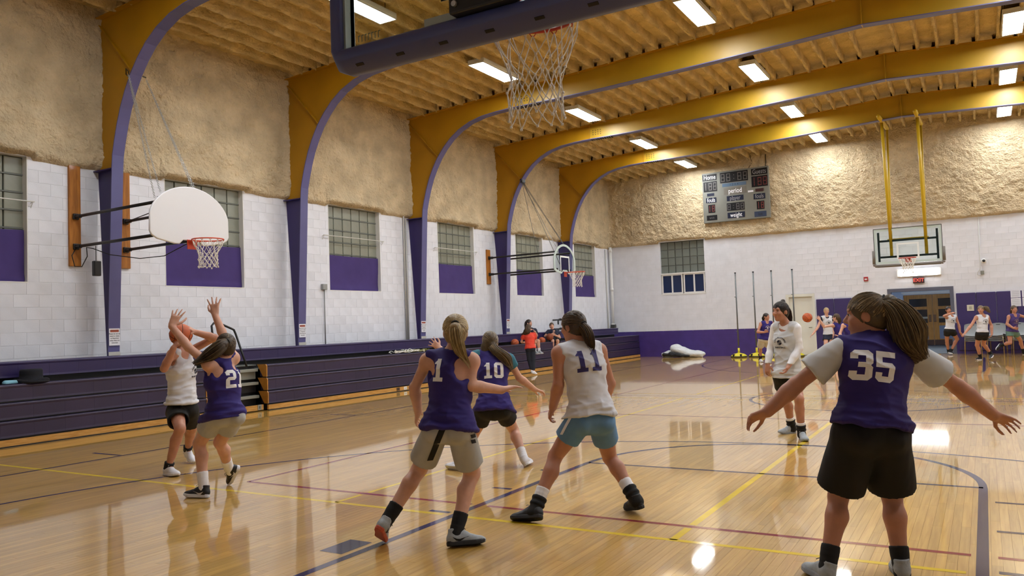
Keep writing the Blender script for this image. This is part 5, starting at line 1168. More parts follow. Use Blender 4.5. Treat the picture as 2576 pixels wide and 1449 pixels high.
        V, F = T_.mesh(); V = smooth_mesh(V, F, 1, .4); N = vert_normals(V, F); V = wrinkle(V, N, tf, tp_.get('wr', .009)*s, len(label)*.7, tp_.get('su', 20), 5); a_ = (V-pel)@up; lowf = np.clip(1-(a_+hem)/.25, 0, 1); V = V+N*(lowf*(fbm(a_*34, (V@rt)*6, len(label)+0*a_, 2)-.5)*tp_.get('fold', .016)*s)[:, None]
        top = np_mesh(tp_.get('name', 'jersey'), V, F, tp_['m'], root); garment['top'] = top
        if tp_.get('num'):
            sgn = -1 if tp_.get('back', True) else 1; org = pel+up*L*tp_.get('nz', .62)+rt*tp_.get('nx', 0)*s; ux = rt if sgn < 0 else -rt
            Vn, Fn = project_grid(number_cells(tp_['num'], tp_.get('nh', .2)), top, org, ux, up, fw if sgn < 0 else -fw)
            MB().add(Vn, Fn).build('number', tp_.get('nm', M_PRINT), top)
        if tp_.get('logo'):
            org = pel+up*L*tp_.get('lz', .62)+rt*tp_.get('lx', 0); pm = tp_['logo']; cells = []; u0 = .002 if fine else .003; rb = .031
            for i in range(-24, 24):
                for j in range(-24, 24):
                    x, y = (i+.5)*u0, (j+.5)*u0
                    if math.hypot(x, y) < rb and not (abs(abs(x*.55-y)-.006) < .0022) and not (abs(math.hypot(x-.03, y-.028)-.024) < .002) and not (abs(math.hypot(x+.03, y+.028)-.024) < .002): cells.append([(i*u0, j*u0), (i*u0+u0, j*u0), (i*u0+u0, j*u0+u0), (i*u0, j*u0+u0)])
            Vn, Fn = project_grid(cells, top, org, -rt, up, -fw); MB().add(Vn, Fn).build('ball_emblem', pm, top)
            cells = []
            def txt(body, size, fn):
                tv_, tf_ = text_mesh(body, size, bold=True)
                for fc in tf_: cells.append([fn(*tv_[i]) for i in fc])
            txt('LADY PANTHERS', .026, lambda x, y: (math.sin(x/.068)*(.068+y), math.cos(x/.068)*(.068+y)-.008)); txt('BASKETBALL', .026, lambda x, y: (x, y-.06))
            Vn, Fn = project_grid(cells, top, org, -rt, up, -fw); MB().add(Vn, Fn).build('lettering', pm, top)['kind'] = 'stuff'
    # ------------------------------------------------ shorts / trousers
    so = sp.get('bottom')
    if so:
        fr_ = so.get('to', .6); lw = so.get('w', .105)*s; lo2 = np.min([J[k] for k in ('pel', 'lknee', 'rknee', 'lank', 'rank')], 0)-.25; hi2 = np.max([J[k] for k in ('pel', 'lknee', 'rknee', 'lhip', 'rhip')], 0)+.3
        S_ = Field(lo2, hi2, max(h, .008)); hl = so.get('loose', .018)
        S_.cone(J['lhip'], J['rhip'], .094*bd+hl*.6, .094*bd+hl*.6, .04, flat=(fw, 1.04)); S_.cone(pel-up*.03*s, pel+up*.2*s, .126*bd, .104*bd, .03, flat=(fw, 1.16))
        for sd in 'lr':
            a, b, c = J[sd+'hip'], J[sd+'knee'], J[sd+'ank']; n_ = min(fr_, 1.0); e = a*(1-n_)+b*n_; ad = unit(b-a)
            S_.ell(a-fw*.035*s-up*.03*s, A, (.078*bd+hl*.5, .084*bd+hl*.5, .085*s), .02)
            if fr_ <= 1:
                S_.cone(a, e+ad*.12*s, .088*bd+hl*.7, lw+.004, .02, cuts=[(e, ad)]); S_.cone(e-ad*.025*s, e+ad*.1*s, lw*.80, lw*.86, .004, op='-')
            else:
                e2 = b*(2-fr_)+c*(fr_-1); S_.cone(a, b, .088*bd+hl*.6, lw, .02); S_.cone(b, e2, lw, so.get('w2', .07)*s, .03, cuts=[(e2, unit(c-b))])
        S_.cut(pel+up*so.get('waist', .17)*s, up)
        V, F = S_.mesh(); V = smooth_mesh(V, F, 1, .4); N = vert_normals(V, F); q = V-pel; V = V+N*((fbm(q[:, 0]*11, q[:, 1]*11, q[:, 2]*4+len(label), 3)-.5)*so.get('wr', .014)*s)[:, None]
        sh_o = np_mesh(so.get('name', 'shorts'), V, F, so['m'], root); garment['bottom'] = sh_o
    # ------------------------------------------------ socks and shoes
    for sd in 'lr':
        an, kn, toe = J[sd+'ank'], J[sd+'knee'], J[sd+'toe']; sh = unit(an-kn); tv = unit(toe-an); side = np.cross(tv, -sh); side = unit(side) if np.linalg.norm(side) > .05 else unit(np.cross(tv, fw))
        a_ = math.radians(16); g_ = tv*math.cos(a_)+np.cross(side, tv)*math.sin(a_); n_ = np.cross(side, g_)
        if n_@(-sh) < 0: side = -side; g_ = tv*math.cos(a_)+np.cross(side, tv)*math.sin(a_); n_ = np.cross(side, g_)
        o0 = an-n_*.085*s
        if o0[2]+min(0, (g_*.19*s)[2]) < 0 and not sp.get('seat'): o0 = o0+np.array([0, 0, -(o0[2]+min(0, (g_*.19*s)[2]))])
        def fp(x, z, y=0): return o0+(g_*x+n_*z+side*y)*s
        sk = sp.get('sock')
        if sk:
            m_ = sk[sd] if isinstance(sk, dict) else sk; tp2 = an-sh*sp.get('sockh', .14)*s
            K = Field(np.minimum(an, tp2)-.14, np.maximum(an, tp2)+.14, min(h, .008)); K.cone(an+sh*.03*s, tp2, .0445*s, .0525*s, .01, cuts=[(tp2, -sh)]); K.cone(an, fp(.045, .062), .042*s, .031*s, .01); V, F = K.mesh(); N = vert_normals(V, F); V = V+N*((vnoise((V@sh)*90, 0*V[:, 0], 0*V[:, 0])-.5)*.003)[:, None]; np_mesh('sock', V, F, m_, root)
        if sp.get('brace'):
            K = Field(an-.2, an+.2, min(h, .008)); K.cone(an-sh*.10*s, an+sh*.03*s, .0545*s, .049*s, .01, cuts=[(an-sh*.10*s, -sh)]); K.cone(an+sh*.03*s, fp(.03, .05), .046*s, .042*s, .02)
            for q in (-.095, -.05): K.cone(an+sh*q*s, an+sh*(q+.018)*s, .0585*s, .0585*s, .004, cuts=[(an+sh*q*s, -sh), (an+sh*(q+.022)*s, sh)])
            V, F = K.mesh(); np_mesh('ankle_brace', V, F, C_BLACK, root)
        shm = sp.get('shoe', (S_WHITE, SO_WHITE)); mU, mS = shm[sd] if isinstance(shm, dict) else shm
        U = Field(np.min([fp(-.1, -.02), fp(.24, 0), fp(0, .16)], 0)-.09, np.max([fp(-.1, -.02), fp(.24, 0), fp(0, .16)], 0)+.09, min(h, .0065))
        FA = (g_, side, n_)
        U.ell(fp(-.022, .045), FA, np.array((.045, .036, .045))*s, .02); U.cone(fp(-.01, .052), fp(.10, .040), .040*s, .036*s, .02); U.ell(fp(.135, .030), FA, np.array((.070, .043, .034))*s, .02); U.cone(fp(-.008, .06), fp(-.012, .112 if sp.get('hitop', True) else .09), .043*s, .041*s, .015)
        U.cone(fp(.015, .088), fp(.06, .064), .036*s, .032*s, .02)
        U.cut(fp(0, .012), -n_); U.cut(fp(-.012, .112 if sp.get('hitop', True) else .092), n_)
        V, F = U.mesh(); sho = np_mesh('shoe', V, F, mU, root)
        out = [(-.066, 0), (-.060, .02), (-.045, .032), (-.01, .037), (.04, .036), (.09, .043), (.13, .048), (.165, .043), (.19, .028), (.202, 0)]; out = out+[(x, -y) for x, y in out[-2:0:-1]]
        mb = MB(); nn = len(out)
        ringz = ((.0, .94), (.006, 1.0), (.022, 1.02), (.030, .97)); Vv = [fp(x*(1 if q else 1)*sc if x > 0 else x*sc, z+(.012*max(0, (x-.12)/.08)**2), y*sc) for z, sc in ringz for x, y in out for q in (1,)]
        Ff = [(r_*nn+i, r_*nn+(i+1) % nn, r_*nn+nn+(i+1) % nn, r_*nn+nn+i) for r_ in range(3) for i in range(nn)]+[tuple(range(nn))[::-1], tuple(3*nn+i for i in range(nn))]
        if np.dot(np.cross(Vv[1]-Vv[0], n_), side) > 0: pass
        so_ = mb.add(Vv, Ff).build('sole', mS, sho)
        if fine:
            lc = MB()
            for q in range(5):
                x = .045+q*.018; z = .098-q*.0085
                lc.tube([fp(x, z-.012, -.024), fp(x+.004, z-.0, 0), fp(x, z-.012, .024)], .003*s, 5)
            lc.tube([fp(.04, .102, 0), fp(.055, .115, .02), fp(.06, .1, .04)], .0025*s, 5).tube([fp(.04, .102, 0), fp(.055, .113, -.02), fp(.06, .098, -.04)], .0025*s, 5)
            lc.build('laces', sp.get('lace', C_BLACK), sho)['kind'] = 'stuff'
            if sp.get('swoosh'):
                Pp = [(-.03, .055), (-.005, .030), (.02, .026), (.09, .058), (.02, .040), (0, .042)]
                tri = [(0, 1, 5), (1, 2, 5), (2, 4, 5), (2, 3, 4)]
                toC = unit(np.array([0, 0, CAM_H])-an); sd_ = side if side@toC > 0 else -side
                Vs, Fs = project_grid([[Pp[i] for i in t] for t in tri], sho, fp(0, 0), g_*s, n_*s, -sd_, off=.004)
                if Fs: MB().add(Vs, Fs).build('swoosh', sp['swoosh'], sho)
    return root, tf, garment, J
RV, FV, UV = npv((.8606, .5094, 0)), npv((-.5094, .8606, 0)), npv((0, 0, 1))       # across / into the room as seen from the sideline, up
NEAR = .0075
M_BALL = mat('basketball_leather', '#b4552a', .6, noise=(20, .12, 3), bump=(260, .5, .002)); M_SEAM = mat('basketball_seam', '#1c120e', .7); M_BALL2 = mat('basketball_leather_dark', '#8a4426', .6, noise=(20, .12, 3), bump=(260, .5, .002))
def basketball(c, label, r=.12, rot=(.4, .7, .2), m=None):
    o = empty('basketball', (c[0], c[1], c[2]-r), label, 'basketball', 'basketballs'); c = Vector(c); E_ = Matrix.Rotation(rot[0], 3, 'X') @ Matrix.Rotation(rot[1], 3, 'Y') @ Matrix.Rotation(rot[2], 3, 'Z')
    MB().lathe([(max(1e-4, r*math.sin(math.pi*k/20)), -r*math.cos(math.pi*k/20)) for k in range(21)], c, 32).build('ball_skin', m or M_BALL, o, smooth=True)
    cs = []
    T_ = [2*math.pi*k/48 for k in range(48)]
    cs.append([(math.cos(t), math.sin(t), 0) for t in T_]); cs.append([(0, math.cos(t), math.sin(t)) for t in T_])
    for sg in (-1, 1): cs.append([(sg*math.cos(.75*math.cos(t))*math.cos(.95*math.sin(t)), math.sin(.95*math.sin(t)), math.sin(.75*math.cos(t))*math.cos(.95*math.sin(t))) for t in T_])
    for pts in cs: MB().tube([c+E_ @ (Vector(p).normalized()*r*1.001) for p in pts], .0028, 5, closed=True).build('seam', M_SEAM, o, smooth=True)
    return o
def build_cast():
    O_ = npv((0, 0, CAM_H))
    def decal(garm, name, m_, ref, quads):
        """printed panels on a garment: outlines given in metres about a point on the wearer, cast on to the cloth"""
        V, F = project_grid(quads, garm, ref, RV, UV, FV, off=.004)
        if F: MB().add(V, F).build(name, m_, garm)
    P = person
    r35 = P('p35', 'player in purple jersey 35 over grey tee, back turned, arms spread wide', dict(h=NEAR, build=1.12, arm=1.12, skin=SKIN2, head=1.06,
        hair=dict(mats=H_LBROWN, tie=(0, -.09, .075), tail=[(0, -.085, .07, .03), (0, -.12, .062, .048), (.0, -.165, .0, .066), (0, -.185, -.08, .084), (.0, -.20, -.145, .088), (.0, -.21, -.195, .06), (.0, -.225, -.215, .03)], n=700, nt=520, wave=.012, band=(0, -.095, .072, 0, -.14, .066, .03)),
        top=dict(m=C_PURP, hem=.01, hemw=.238, loose=.022, num='35', nh=.168, nz=.60, nx=-.06, under=dict(m=C_TEE, to=.64, w=.10), wr=.013, fold=.034),
        bottom=dict(m=C_BLACK, to=.86, w=.128, loose=.04), sock=C_BLACK, sockh=.12, shoe=(S_GREY, SO_GREY),
        hand_l=dict(palm=-FV*.6-UV*.7, thumb=-UV-FV*.3, curl=.55, spread=.10), hand_r=dict(palm=-FV*.6-UV*.7, thumb=-UV-FV*.3, curl=.4, spread=.16)))
    g1 = P('p1', 'blonde player in purple jersey 1 and grey shorts, back turned, stepping right', dict(h=NEAR, skin=SKIN, arm=.92, build=.97,
        hair=dict(mats=H_BLOND, tie=(0, -.10, .05), tail=[(0, -.095, .055, .028), (0, -.125, .03, .04), (.012, -.135, -.05, .042), (.03, -.13, -.12, .036), (.055, -.12, -.17, .022), (.08, -.10, -.20, .01)], n=380, nt=150, wave=.007, band=(0, -.10, .055, 0, -.14, .03, .026)),
        top=dict(m=C_PURP, hem=.045, hemw=.208, loose=.016, num='1', nh=.155, nz=.71, nx=-.05, racer=1.15, wr=.013, fold=.034), bottom=dict(m=C_GREY, to=.78, w=.098, loose=.010), sock=C_BLACK, sockh=.14,
        shoe=dict(l=(S_GREY, SO_ORANGE), r=(S_GREY, SO_BLACK)), swoosh=C_BLACK, hand_l=dict(palm=RV, thumb=FV, curl=.45), hand_r=dict(palm=-UV, thumb=FV+UV*.3, curl=.22, spread=.16)))
    P('p10', 'player in purple jersey 10 with long wavy ponytail, crouching behind player 1', dict(H=1.66, h=.0085, skin=SKIN, build=1.06, arm=.95,
        hair=dict(mats=H_LBROWN, tie=(.02, -.10, -.03), tail=[(0.01, -.09, -.03, .045), (.04, -.12, -.09, .045), (.10, -.13, -.14, .055), (.155, -.12, -.19, .06), (.185, -.10, -.24, .045), (.19, -.09, -.27, .015)], n=300, nt=200, wave=.018, sheet=[(-.05, -.06, -.05, .06), (-.06, -.06, -.12, .045)]),
        top=dict(m=C_PURP, hem=.06, hemw=.215, loose=.016, num='10', nh=.165, nz=.62, nx=.0, under=dict(m=C_TEAL, to=.4, w=.06), wr=.013), bottom=dict(m=C_BLACK, to=.5, w=.098, loose=.012), sock=C_LONG, sockh=.13, shoe=(S_WHITE, SO_WHITE),
        hand_l=dict(palm=FV, thumb=RV, curl=.25, spread=.25), hand_r=dict(palm=-UV, thumb=FV, curl=.5)))
    g11 = P('p11', 'player in white jersey 11 and light blue shorts, legs apart, seen from behind', dict(h=NEAR, skin=SKIN2, build=1.06, arm=1.06,
        hair=dict(mats=H_BROWN, tie=(0, -.105, -.01), tail=[(0, -.095, .0, .036), (0, -.13, -.04, .04), (.0, -.15, -.10, .038), (.01, -.15, -.16, .032), (.02, -.145, -.21, .018), (.02, -.14, -.235, .008)], n=380, nt=160, wave=.010, band=(0, -.10, .0, 0, -.14, -.04, .034)),
        top=dict(m=C_WHITE, hem=.02, hemw=.205, loose=.016, num='11', nh=.165, nz=.70, nx=-.01, nm=M_PRINTP, wr=.014, fold=.04), bottom=dict(m=C_BLUE, to=.52, w=.100, loose=.012), sock=C_LONG, sockh=.17, brace=True, shoe=(S_BLACK, SO_BLACK), lace=C_GREY,
        hand_l=dict(palm=RV, thumb=FV, curl=.75, spread=.05), hand_r=dict(palm=-RV, thumb=FV, curl=.6, spread=.05)))
    P('p21', 'defender in purple jersey 21 and grey shorts, both arms raised against the shooter', dict(H=1.68, h=.008, skin=SKIN, arm=.95,
        hair=dict(mats=H_BROWN[:2]+H_LBROWN[1:2], tie=(0, -.10, .05), tail=[(0, -.095, .05, .03), (-.05, -.12, .03, .05), (-.11, -.12, -.02, .06), (-.17, -.10, -.065, .056), (-.22, -.07, -.10, .035), (-.25, -.05, -.12, .015)], n=380, nt=300, wave=.02, band=(0, -.098, .052, -.06, -.115, .035, .026)),
        top=dict(m=C_PURP, hem=.08, hemw=.192, loose=.014, num='21', nh=.165, nz=.60, nx=.05, racer=1.1, wr=.014, fold=.04), bottom=dict(m=C_GREY, to=.52, w=.104, loose=.012), sock=C_LONG, sockh=.15, shoe=(S_BLACK, SO_WHITE), swoosh=S_WHITE,
        hand_l=dict(palm=FV, thumb=RV, curl=.12, spread=.20, size=1.12), hand_r=dict(palm=FV, thumb=-RV, curl=.06, spread=.27, size=1.12)))
    P('pshoot', 'shooter in white jersey and black shorts holding a basketball before the face', dict(h=.0085, skin=SKIN2,
        hair=dict(mats=H_DARK, tie=(0, -.10, .02), tail=[(0, -.09, .0, .04), (-.02, -.11, -.1, .045), (-.02, -.11, -.2, .04), (-.02, -.1, -.27, .015)], n=200, nt=90),
        top=dict(m=C_WHITE, hem=-.01, hemw=.212, loose=.018, logo=C_NAVY, lz=.62, lx=-.08, wr=.015, fold=.04), bottom=dict(m=C_BLACK, to=.62, w=.115, loose=.018), sock=C_BLACK, sockh=.06, shoe=(S_WHITE, SO_WHITE), lace=C_GREY, hitop=False,
        hand_r=dict(palm=RV*.5+FV*.6+UV*.3, thumb=RV, curl=.35, spread=.15), hand_l=dict(palm=-RV*.6-UV*.5, thumb=UV-FV, curl=.4, spread=.15)))
    P('pwhite', 'player in white long sleeves and white jersey standing, dark hair in bun', dict(arm=.86, H=1.66, h=.0075, skin=SKIN2, head=1.02,
        hair=dict(mats=H_DARK, tie=(0, -.07, .085), bun=(0, -.055, .125, .030), tail=[(0, -.09, .06, .035), (0, -.125, .0, .04), (.0, -.14, -.08, .035), (0, -.15, -.15, .026), (0, -.17, -.21, .01)], n=300, nt=110, wave=.006),
        top=dict(m=C_TEE, hem=.06, hemw=.205, loose=.022, logo=C_NAVY, lz=.62, lx=.02, under=dict(m=C_LONG, to=1.97), scoop=1.3, neckw=1.1, wr=.014, fold=.03), bottom=dict(m=C_BLACK, to=.46, w=.118, loose=.02), sock=C_LONG, sockh=.13, brace=True, shoe=(S_GREY, SO_GREY), lace=C_GREY,
        hand_l=dict(palm=-RV, thumb=-FV, curl=.6, spread=.06), hand_r=dict(palm=RV*.4+FV*.2, thumb=-FV, curl=.45, spread=.08)))
    FAR = .0118
    def strip(pa, pb, wa, wb, n, k=4):
        out = []
        for i in range(n):
            t0, t1 = i/n, (i+1)/n
            for j in range(k):
                c = []
                for t, u in ((t0, j/k), (t0, (j+1)/k), (t1, (j+1)/k), (t1, j/k)): w_ = wa+(wb-wa)*t; c.append((pa[0]+(pb[0]-pa[0])*t+w_*(u-.5), pa[1]+(pb[1]-pa[1])*t))
                out.append(c)
        return out
    h1 = npv(JOINTS['p1']['pel']); sc = 1/368.
    for yy in (1081, 1096, 1110): decal(g1[2]['bottom'], 'side_square', C_BLACK, h1, strip(((1189-1128)*sc, (1062-yy+5)*sc), ((1191-1128)*sc, (1062-yy-5)*sc), .028, .028, 2))
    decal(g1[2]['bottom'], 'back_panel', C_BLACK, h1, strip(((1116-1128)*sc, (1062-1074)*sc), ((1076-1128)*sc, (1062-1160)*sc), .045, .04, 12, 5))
    h1 = npv(JOINTS['p11']['pel']); sc = 1/327.
    decal(g11[2]['bottom'], 'side_stripe', M_PRINT, h1, strip(((1432-1486)*sc, (1040-1046)*sc), ((1409-1486)*sc, (1040-1088)*sc), .02, .02, 10, 2))
    hs_ = lambda m, **k: dict(mats=m, tie=(0, -.1, .03), tail=k.get('tail', [(0, -.09, .03, .035), (0, -.12, -.05, .04), (0, -.12, -.13, .02)]))
    P('pfar1', 'far player in purple tank and cream shorts standing by the yellow pole bases', dict(H=1.66, h=FAR, skin=SKIN2, hair=hs_(H_DARK), top=dict(m=C_PURP, hem=.06, logo=M_PRINT), bottom=dict(m=C_CREAM, to=.8, w=.12), sock=C_BLACK, sockh=.14, shoe=(S_WHITE, SO_WHITE), hand_r=dict(palm=-FV, thumb=UV)))
    P('pfar2', 'far blonde player in white tank over navy reaching out beside the door', dict(H=1.68, h=FAR, hair=hs_(H_BLOND), top=dict(m=C_WHITE, hem=.03, logo=C_NAVY, under=dict(m=C_NAVY, to=.35, w=.06)), bottom=dict(m=C_NAVY, to=.5), sock=C_BLACK, shoe=(S_BLACK, SO_WHITE)))
    P('pfar3', 'far player in purple tank with arm raised, facing away beside the purple pad', dict(H=1.62, h=FAR, hair=hs_(H_BROWN, tail=[(0, -.09, .0, .05), (0, -.10, -.1, .05), (0, -.1, -.16, .03)]), top=dict(m=C_PURP, hem=.05), bottom=dict(m=C_BLACK, to=.5), sock=C_BLACK, shoe=(S_BLACK, SO_WHITE), hand_l=dict(palm=FV, thumb=RV, spread=.25)))
    P('pfar4', 'far player in purple mostly hidden behind player 35', dict(H=1.64, h=FAR, hair=hs_(H_BROWN), top=dict(m=C_PURP, hem=.05, racer=1.0), bottom=dict(m=C_BLACK, to=.5), sock=C_BLACK, shoe=(S_BLACK, SO_WHITE)))
    P('pcross', 'far player in white tank and black shorts stretching an arm across face by door', dict(H=1.6, h=FAR, skin=SKIN2, hair=hs_(H_DARK), top=dict(m=C_WHITE, hem=-.02, logo=C_NAVY), bottom=dict(m=C_BLACK, to=.4, w=.11), shoe=(S_BLACK, SO_WHITE), sock=C_BLACK, sockh=.08))
    P('prun', 'far player in white tank and black shorts jogging before the stacked chairs', dict(H=1.62, h=FAR, skin=SKIN2, hair=dict(mats=H_LBROWN, tie=(0, -.1, .05), tail=[(-.03, -.09, .06, .03), (-.10, -.10, .06, .05), (-.16, -.08, .03, .06), (-.19, -.06, -.02, .05), (-.2, -.05, -.06, .02)]), top=dict(m=C_WHITE, hem=-.01, logo=C_NAVY), bottom=dict(m=C_BLACK, to=.45, w=.105), sock=C_BLACK, sockh=.12, shoe=(S_BLACK, SO_WHITE)))
    P('prun2', 'far player in violet tank and green shorts running at the right picture edge', dict(H=1.62, h=FAR, skin=SKIN2, hair=hs_(H_BROWN), top=dict(m=C_VIOLET, hem=.02, logo=mat('print_tan', '#a08a80', .6)), bottom=dict(m=C_GREEN, to=.4, w=.105), sock=C_BLACK, sockh=.14, shoe=(S_BLACK, SO_WHITE)))
    P('psit', 'child in navy tee sitting on the bleacher hugging a basketball', dict(H=1.55, h=FAR, seat=True, hair=dict(mats=H_BROWN), top=dict(m=C_NAVY, hem=.05, sleeve=.6, hemw=.17, scoop=.5, neckw=.85, name='tee'), bottom=dict(m=C_BLACK, to=.8, w=.10), sock=C_LONG, shoe=(S_GREY, SO_WHITE)))
    P('pred', 'child in red tee and dark trousers leaning on the bleacher, long brown hair', dict(H=1.42, h=FAR, seat=False, hair=dict(mats=H_BROWN, tie=(0, -.1, .0), tail=[(0, -.06, .05, .07), (-.02, -.08, -.06, .10), (-.06, -.09, -.15, .11), (-.14, -.08, -.2, .07), (-.22, -.07, -.22, .02)]), top=dict(m=C_RED, hem=.06, sleeve=.62, hemw=.185, loose=.02, name='tee', sleevew=.07), bottom=dict(m=C_JEAN, to=1.9, w=.085, w2=.06, name='trousers'), shoe=(S_WHITE, SO_WHITE), hitop=False))
    P('phid', 'dark-haired person seated on the bleacher behind the child in red', dict(H=1.6, h=FAR, seat=True, hair=dict(mats=H_DARK, tie=(0, -.1, .0), tail=[(0, -.06, .05, .075), (0, -.09, -.06, .075), (0, -.1, -.18, .06)]), top=dict(m=C_NAVY, hem=.05, sleeve=.6, scoop=.5, neckw=.85, name='tee'), bottom=dict(m=C_BLACK, to=.55, w=.10), sock=C_LONG, sockh=.1, shoe=(S_GREY, SO_WHITE)))
    def at(px, py, z): return O_+(npv(_w)+npv(_r)*(px-1288)/F_PX-npv(_u)*(py-724.5)/F_PX)*z
    zs = JOINTS['pshoot']['pel']; z0 = float((npv(zs)-O_)@npv(_w))
    basketball(at(455, 842, z0-.17), 'orange basketball held up by the shooter in white', .12, (.2, .5, 1))
    zq = JOINTS['psit']['pel']; z0 = float((npv(zq)-O_)@npv(_w)); basketball(at(1383, 848, z0-.34), 'dark orange basketball in the lap of the child in navy', .12, (1, .3, .2), M_BALL2)
    basketball(at(2031, 799, 20.5), 'orange basketball flying in the air before the white door', .122, (.5, .2, .9))
    basketball((-12.25, 20.75, .928), 'basketball on the bleacher left of the child in red', .12, (.1, 1, .3)); basketball((-12.25, 22.45, .928), 'basketball on the bleacher between the two seated people', .12, (.8, .1, .6))
build_cast()
# ================================================================== FAR WALL AND SMALL THINGS
YW = YF-.006
M_DKBLUE = mat('window_night_blue', '#1d2c50', .15, spec=.6); M_DOORW = mat('door_cream', '#d9d8ce', .5, noise=(2, .04, 3)); M_STEELB = mat('door_frame_bluegrey', '#56596a', .5); M_OAK = wood_mat('door_oak', '#bd8a4a', '#97652c', .4, False, coat=.15, gs=(18, 18, 1.6)); M_DKGLASS = mat('door_glass_dark', '#10131a', .1, spec=.6); M_LOBBY = mat('lobby_wall_pale_blue', '#b9c6dc', .7); M_LOBFLOOR = mat('lobby_floor_grey', '#5c6064', .7, noise=(5, .15, 4)); M_PADP = mat('wall_pad_purple', '#33265e', .5, noise=(2, .06, 3), bump=(220, .1, .001))
# ---- window in the far wall
x0, x1, z0, z1 = FW; zs_ = 3.27
w = MB().box((x0, YF+.14, z0), (x1, YF+.16, z1)).build('window_7', M_MULL, origin=((x0+x1)/2, YF, z0)); tag(w, 'far wall window, glass blocks over two white sliding sashes', kind='structure')
dx, dz = (x1-x0)/6, (z1-zs_)/4
me = mesh_of(MB().bbox((-dx/2+.012, -.03, -dz/2+.012), (dx/2-.012, .03, dz/2-.012), .01), 'pane', mat('glass_block_far', '#6f756f', .2, noise=(1.2, .1, 3), vary=.08))
for r in range(4):
    for c in range(6): piece('pane', me, w, (x0+(c+.5)*dx, YF+.11, zs_+(r+.5)*dz))
for r in range(1, 4): MB().box((x0, YF+.09, zs_+r*dz-.01), (x1, YF+.135, zs_+r*dz+.01)).build('transom', M_MULL, w)
MB().box((x0, YF-.01, zs_-.03), (x1, YF+.12, zs_+.02)).build('window_rail', M_TRIMW, w)
for k in range(2):
    a = x0+.02+k*(x1-x0)/2; b = a+(x1-x0)/2-.04
    sa = empty('sash_pair', (a, YF, z0)); sa.parent = w; sa.location = Vector((a, YF, z0))-world_loc(w); WL[sa.name] = Vector((a, YF, z0))
    for u, v, p, q in ((a, b, z0, z0+.05), (a, b, zs_-.08, zs_-.03), (a, a+.05, z0+.05, zs_-.08), (b-.05, b, z0+.05, zs_-.08), ((a+b)/2-.03, (a+b)/2+.03, z0+.05, zs_-.08)): MB().box((u, YF+.02, p), (v, YF+.07, q)).build('sash_bar', M_TRIMW, sa)
    for u, v in ((a+.05, (a+b)/2-.03), ((a+b)/2+.03, b-.05)): MB().box((u, YF+.04, z0+.05), (v, YF+.055, zs_-.08)).build('glass', M_DKBLUE, sa)
    MB().bbox(((a+b)/2-.02, YF+.0, 2.86), ((a+b)/2+.02, YF+.02, 2.92), .004).build('latch', M_TRIMW, sa)
MB().box((x0-.02, YF-.015, z0-.04), (x1+.02, YF+.1, z0)).build('window_sill', M_TRIMW, w)
# ---- cream door
a, b, _, zt = FD1
d = MB().bbox((a+.1, YF+.03, .01), (b-.08, YF+.08, zt-.1), .006).build('door_1', M_DOORW, origin=((a+b)/2, YF, 0)); tag(d, 'plain cream door in cream frame beside purple wall pads', kind='structure')
for u, v, p, q in ((a, a+.1, 0, zt-.1), (b-.08, b, 0, zt-.1), (a, b, zt-.1, zt)): MB().box((u, YF-.03, p), (v, YF+.1, q)).build('door_frame', M_DOORW, d)
MB().tube([(b-.14, YF+.0, 1.0), (b-.14, YF-.04, 1.0), (b-.24, YF-.04, 1.0)], .012, 8).build('door_handle', M_ALU, d, smooth=True)
MB().box((a, YF+.1, 0), (b, YF+.12, zt)).build('door_back', M_DOORW, d)
# ---- opening to the lobby with oak double doors at its end
a, b, _, zt = FD2; YL = 37.4
o = MB()
for u, v, p, q in ((a, a+.11, 0, zt-.11), (b-.11, b, 0, zt-.11), (a, b, zt-.11, zt)): o.box((u, YF-.03, p), (v, YF+.25, q))
tr = o.build('trim_1', M_STEELB); tag(tr, 'blue grey steel frame of the lobby opening', kind='structure')
o = MB().box((a-1.5, YF+.25, -.12), (b+1.2, YL, 0)).build('floor_lobby', M_LOBFLOOR); tag(o, 'grey lobby floor beyond the opening', kind='structure')
lw_ = wall_slab(MB(), 1, YL, YL+.12, a-1.5, b+1.2, 0, 3.0, []).build('wall_lobby', M_LOBBY); tag(lw_, 'pale blue lobby wall behind the oak doors', kind='structure')
for k, xx in ((0, a-1.5), (1, b+1.1)): tag(MB().box((xx, YF+.25, 0), (xx+.1, YL, 3.0)).build(f'wall_lobby_side_{k+1}', M_LOBBY), 'pale blue side wall of the lobby', kind='structure')
o = MB().box((a-1.5, YF+.25, 2.9), (b+1.2, YL, 3.0)).build('ceiling_lobby', M_LOBBY); tag(o, 'lobby ceiling', kind='structure')
lo_ = empty('lobby_light', (-2.0, 33.5, 2.84), 'fluorescent light on the lobby ceiling', 'ceiling light'); MB().bbox((-2.6, 33.2, 2.86), (-1.4, 33.8, 2.9), .01).build('housing', M_HOUSE, lo_); MB().box((-2.55, 33.25, 2.845), (-1.45, 33.75, 2.862)).build('diffuser', mat('lobby_diffuser', '#ffffff', .5, emit=((.85, .92, 1.0), 45)), lo_)
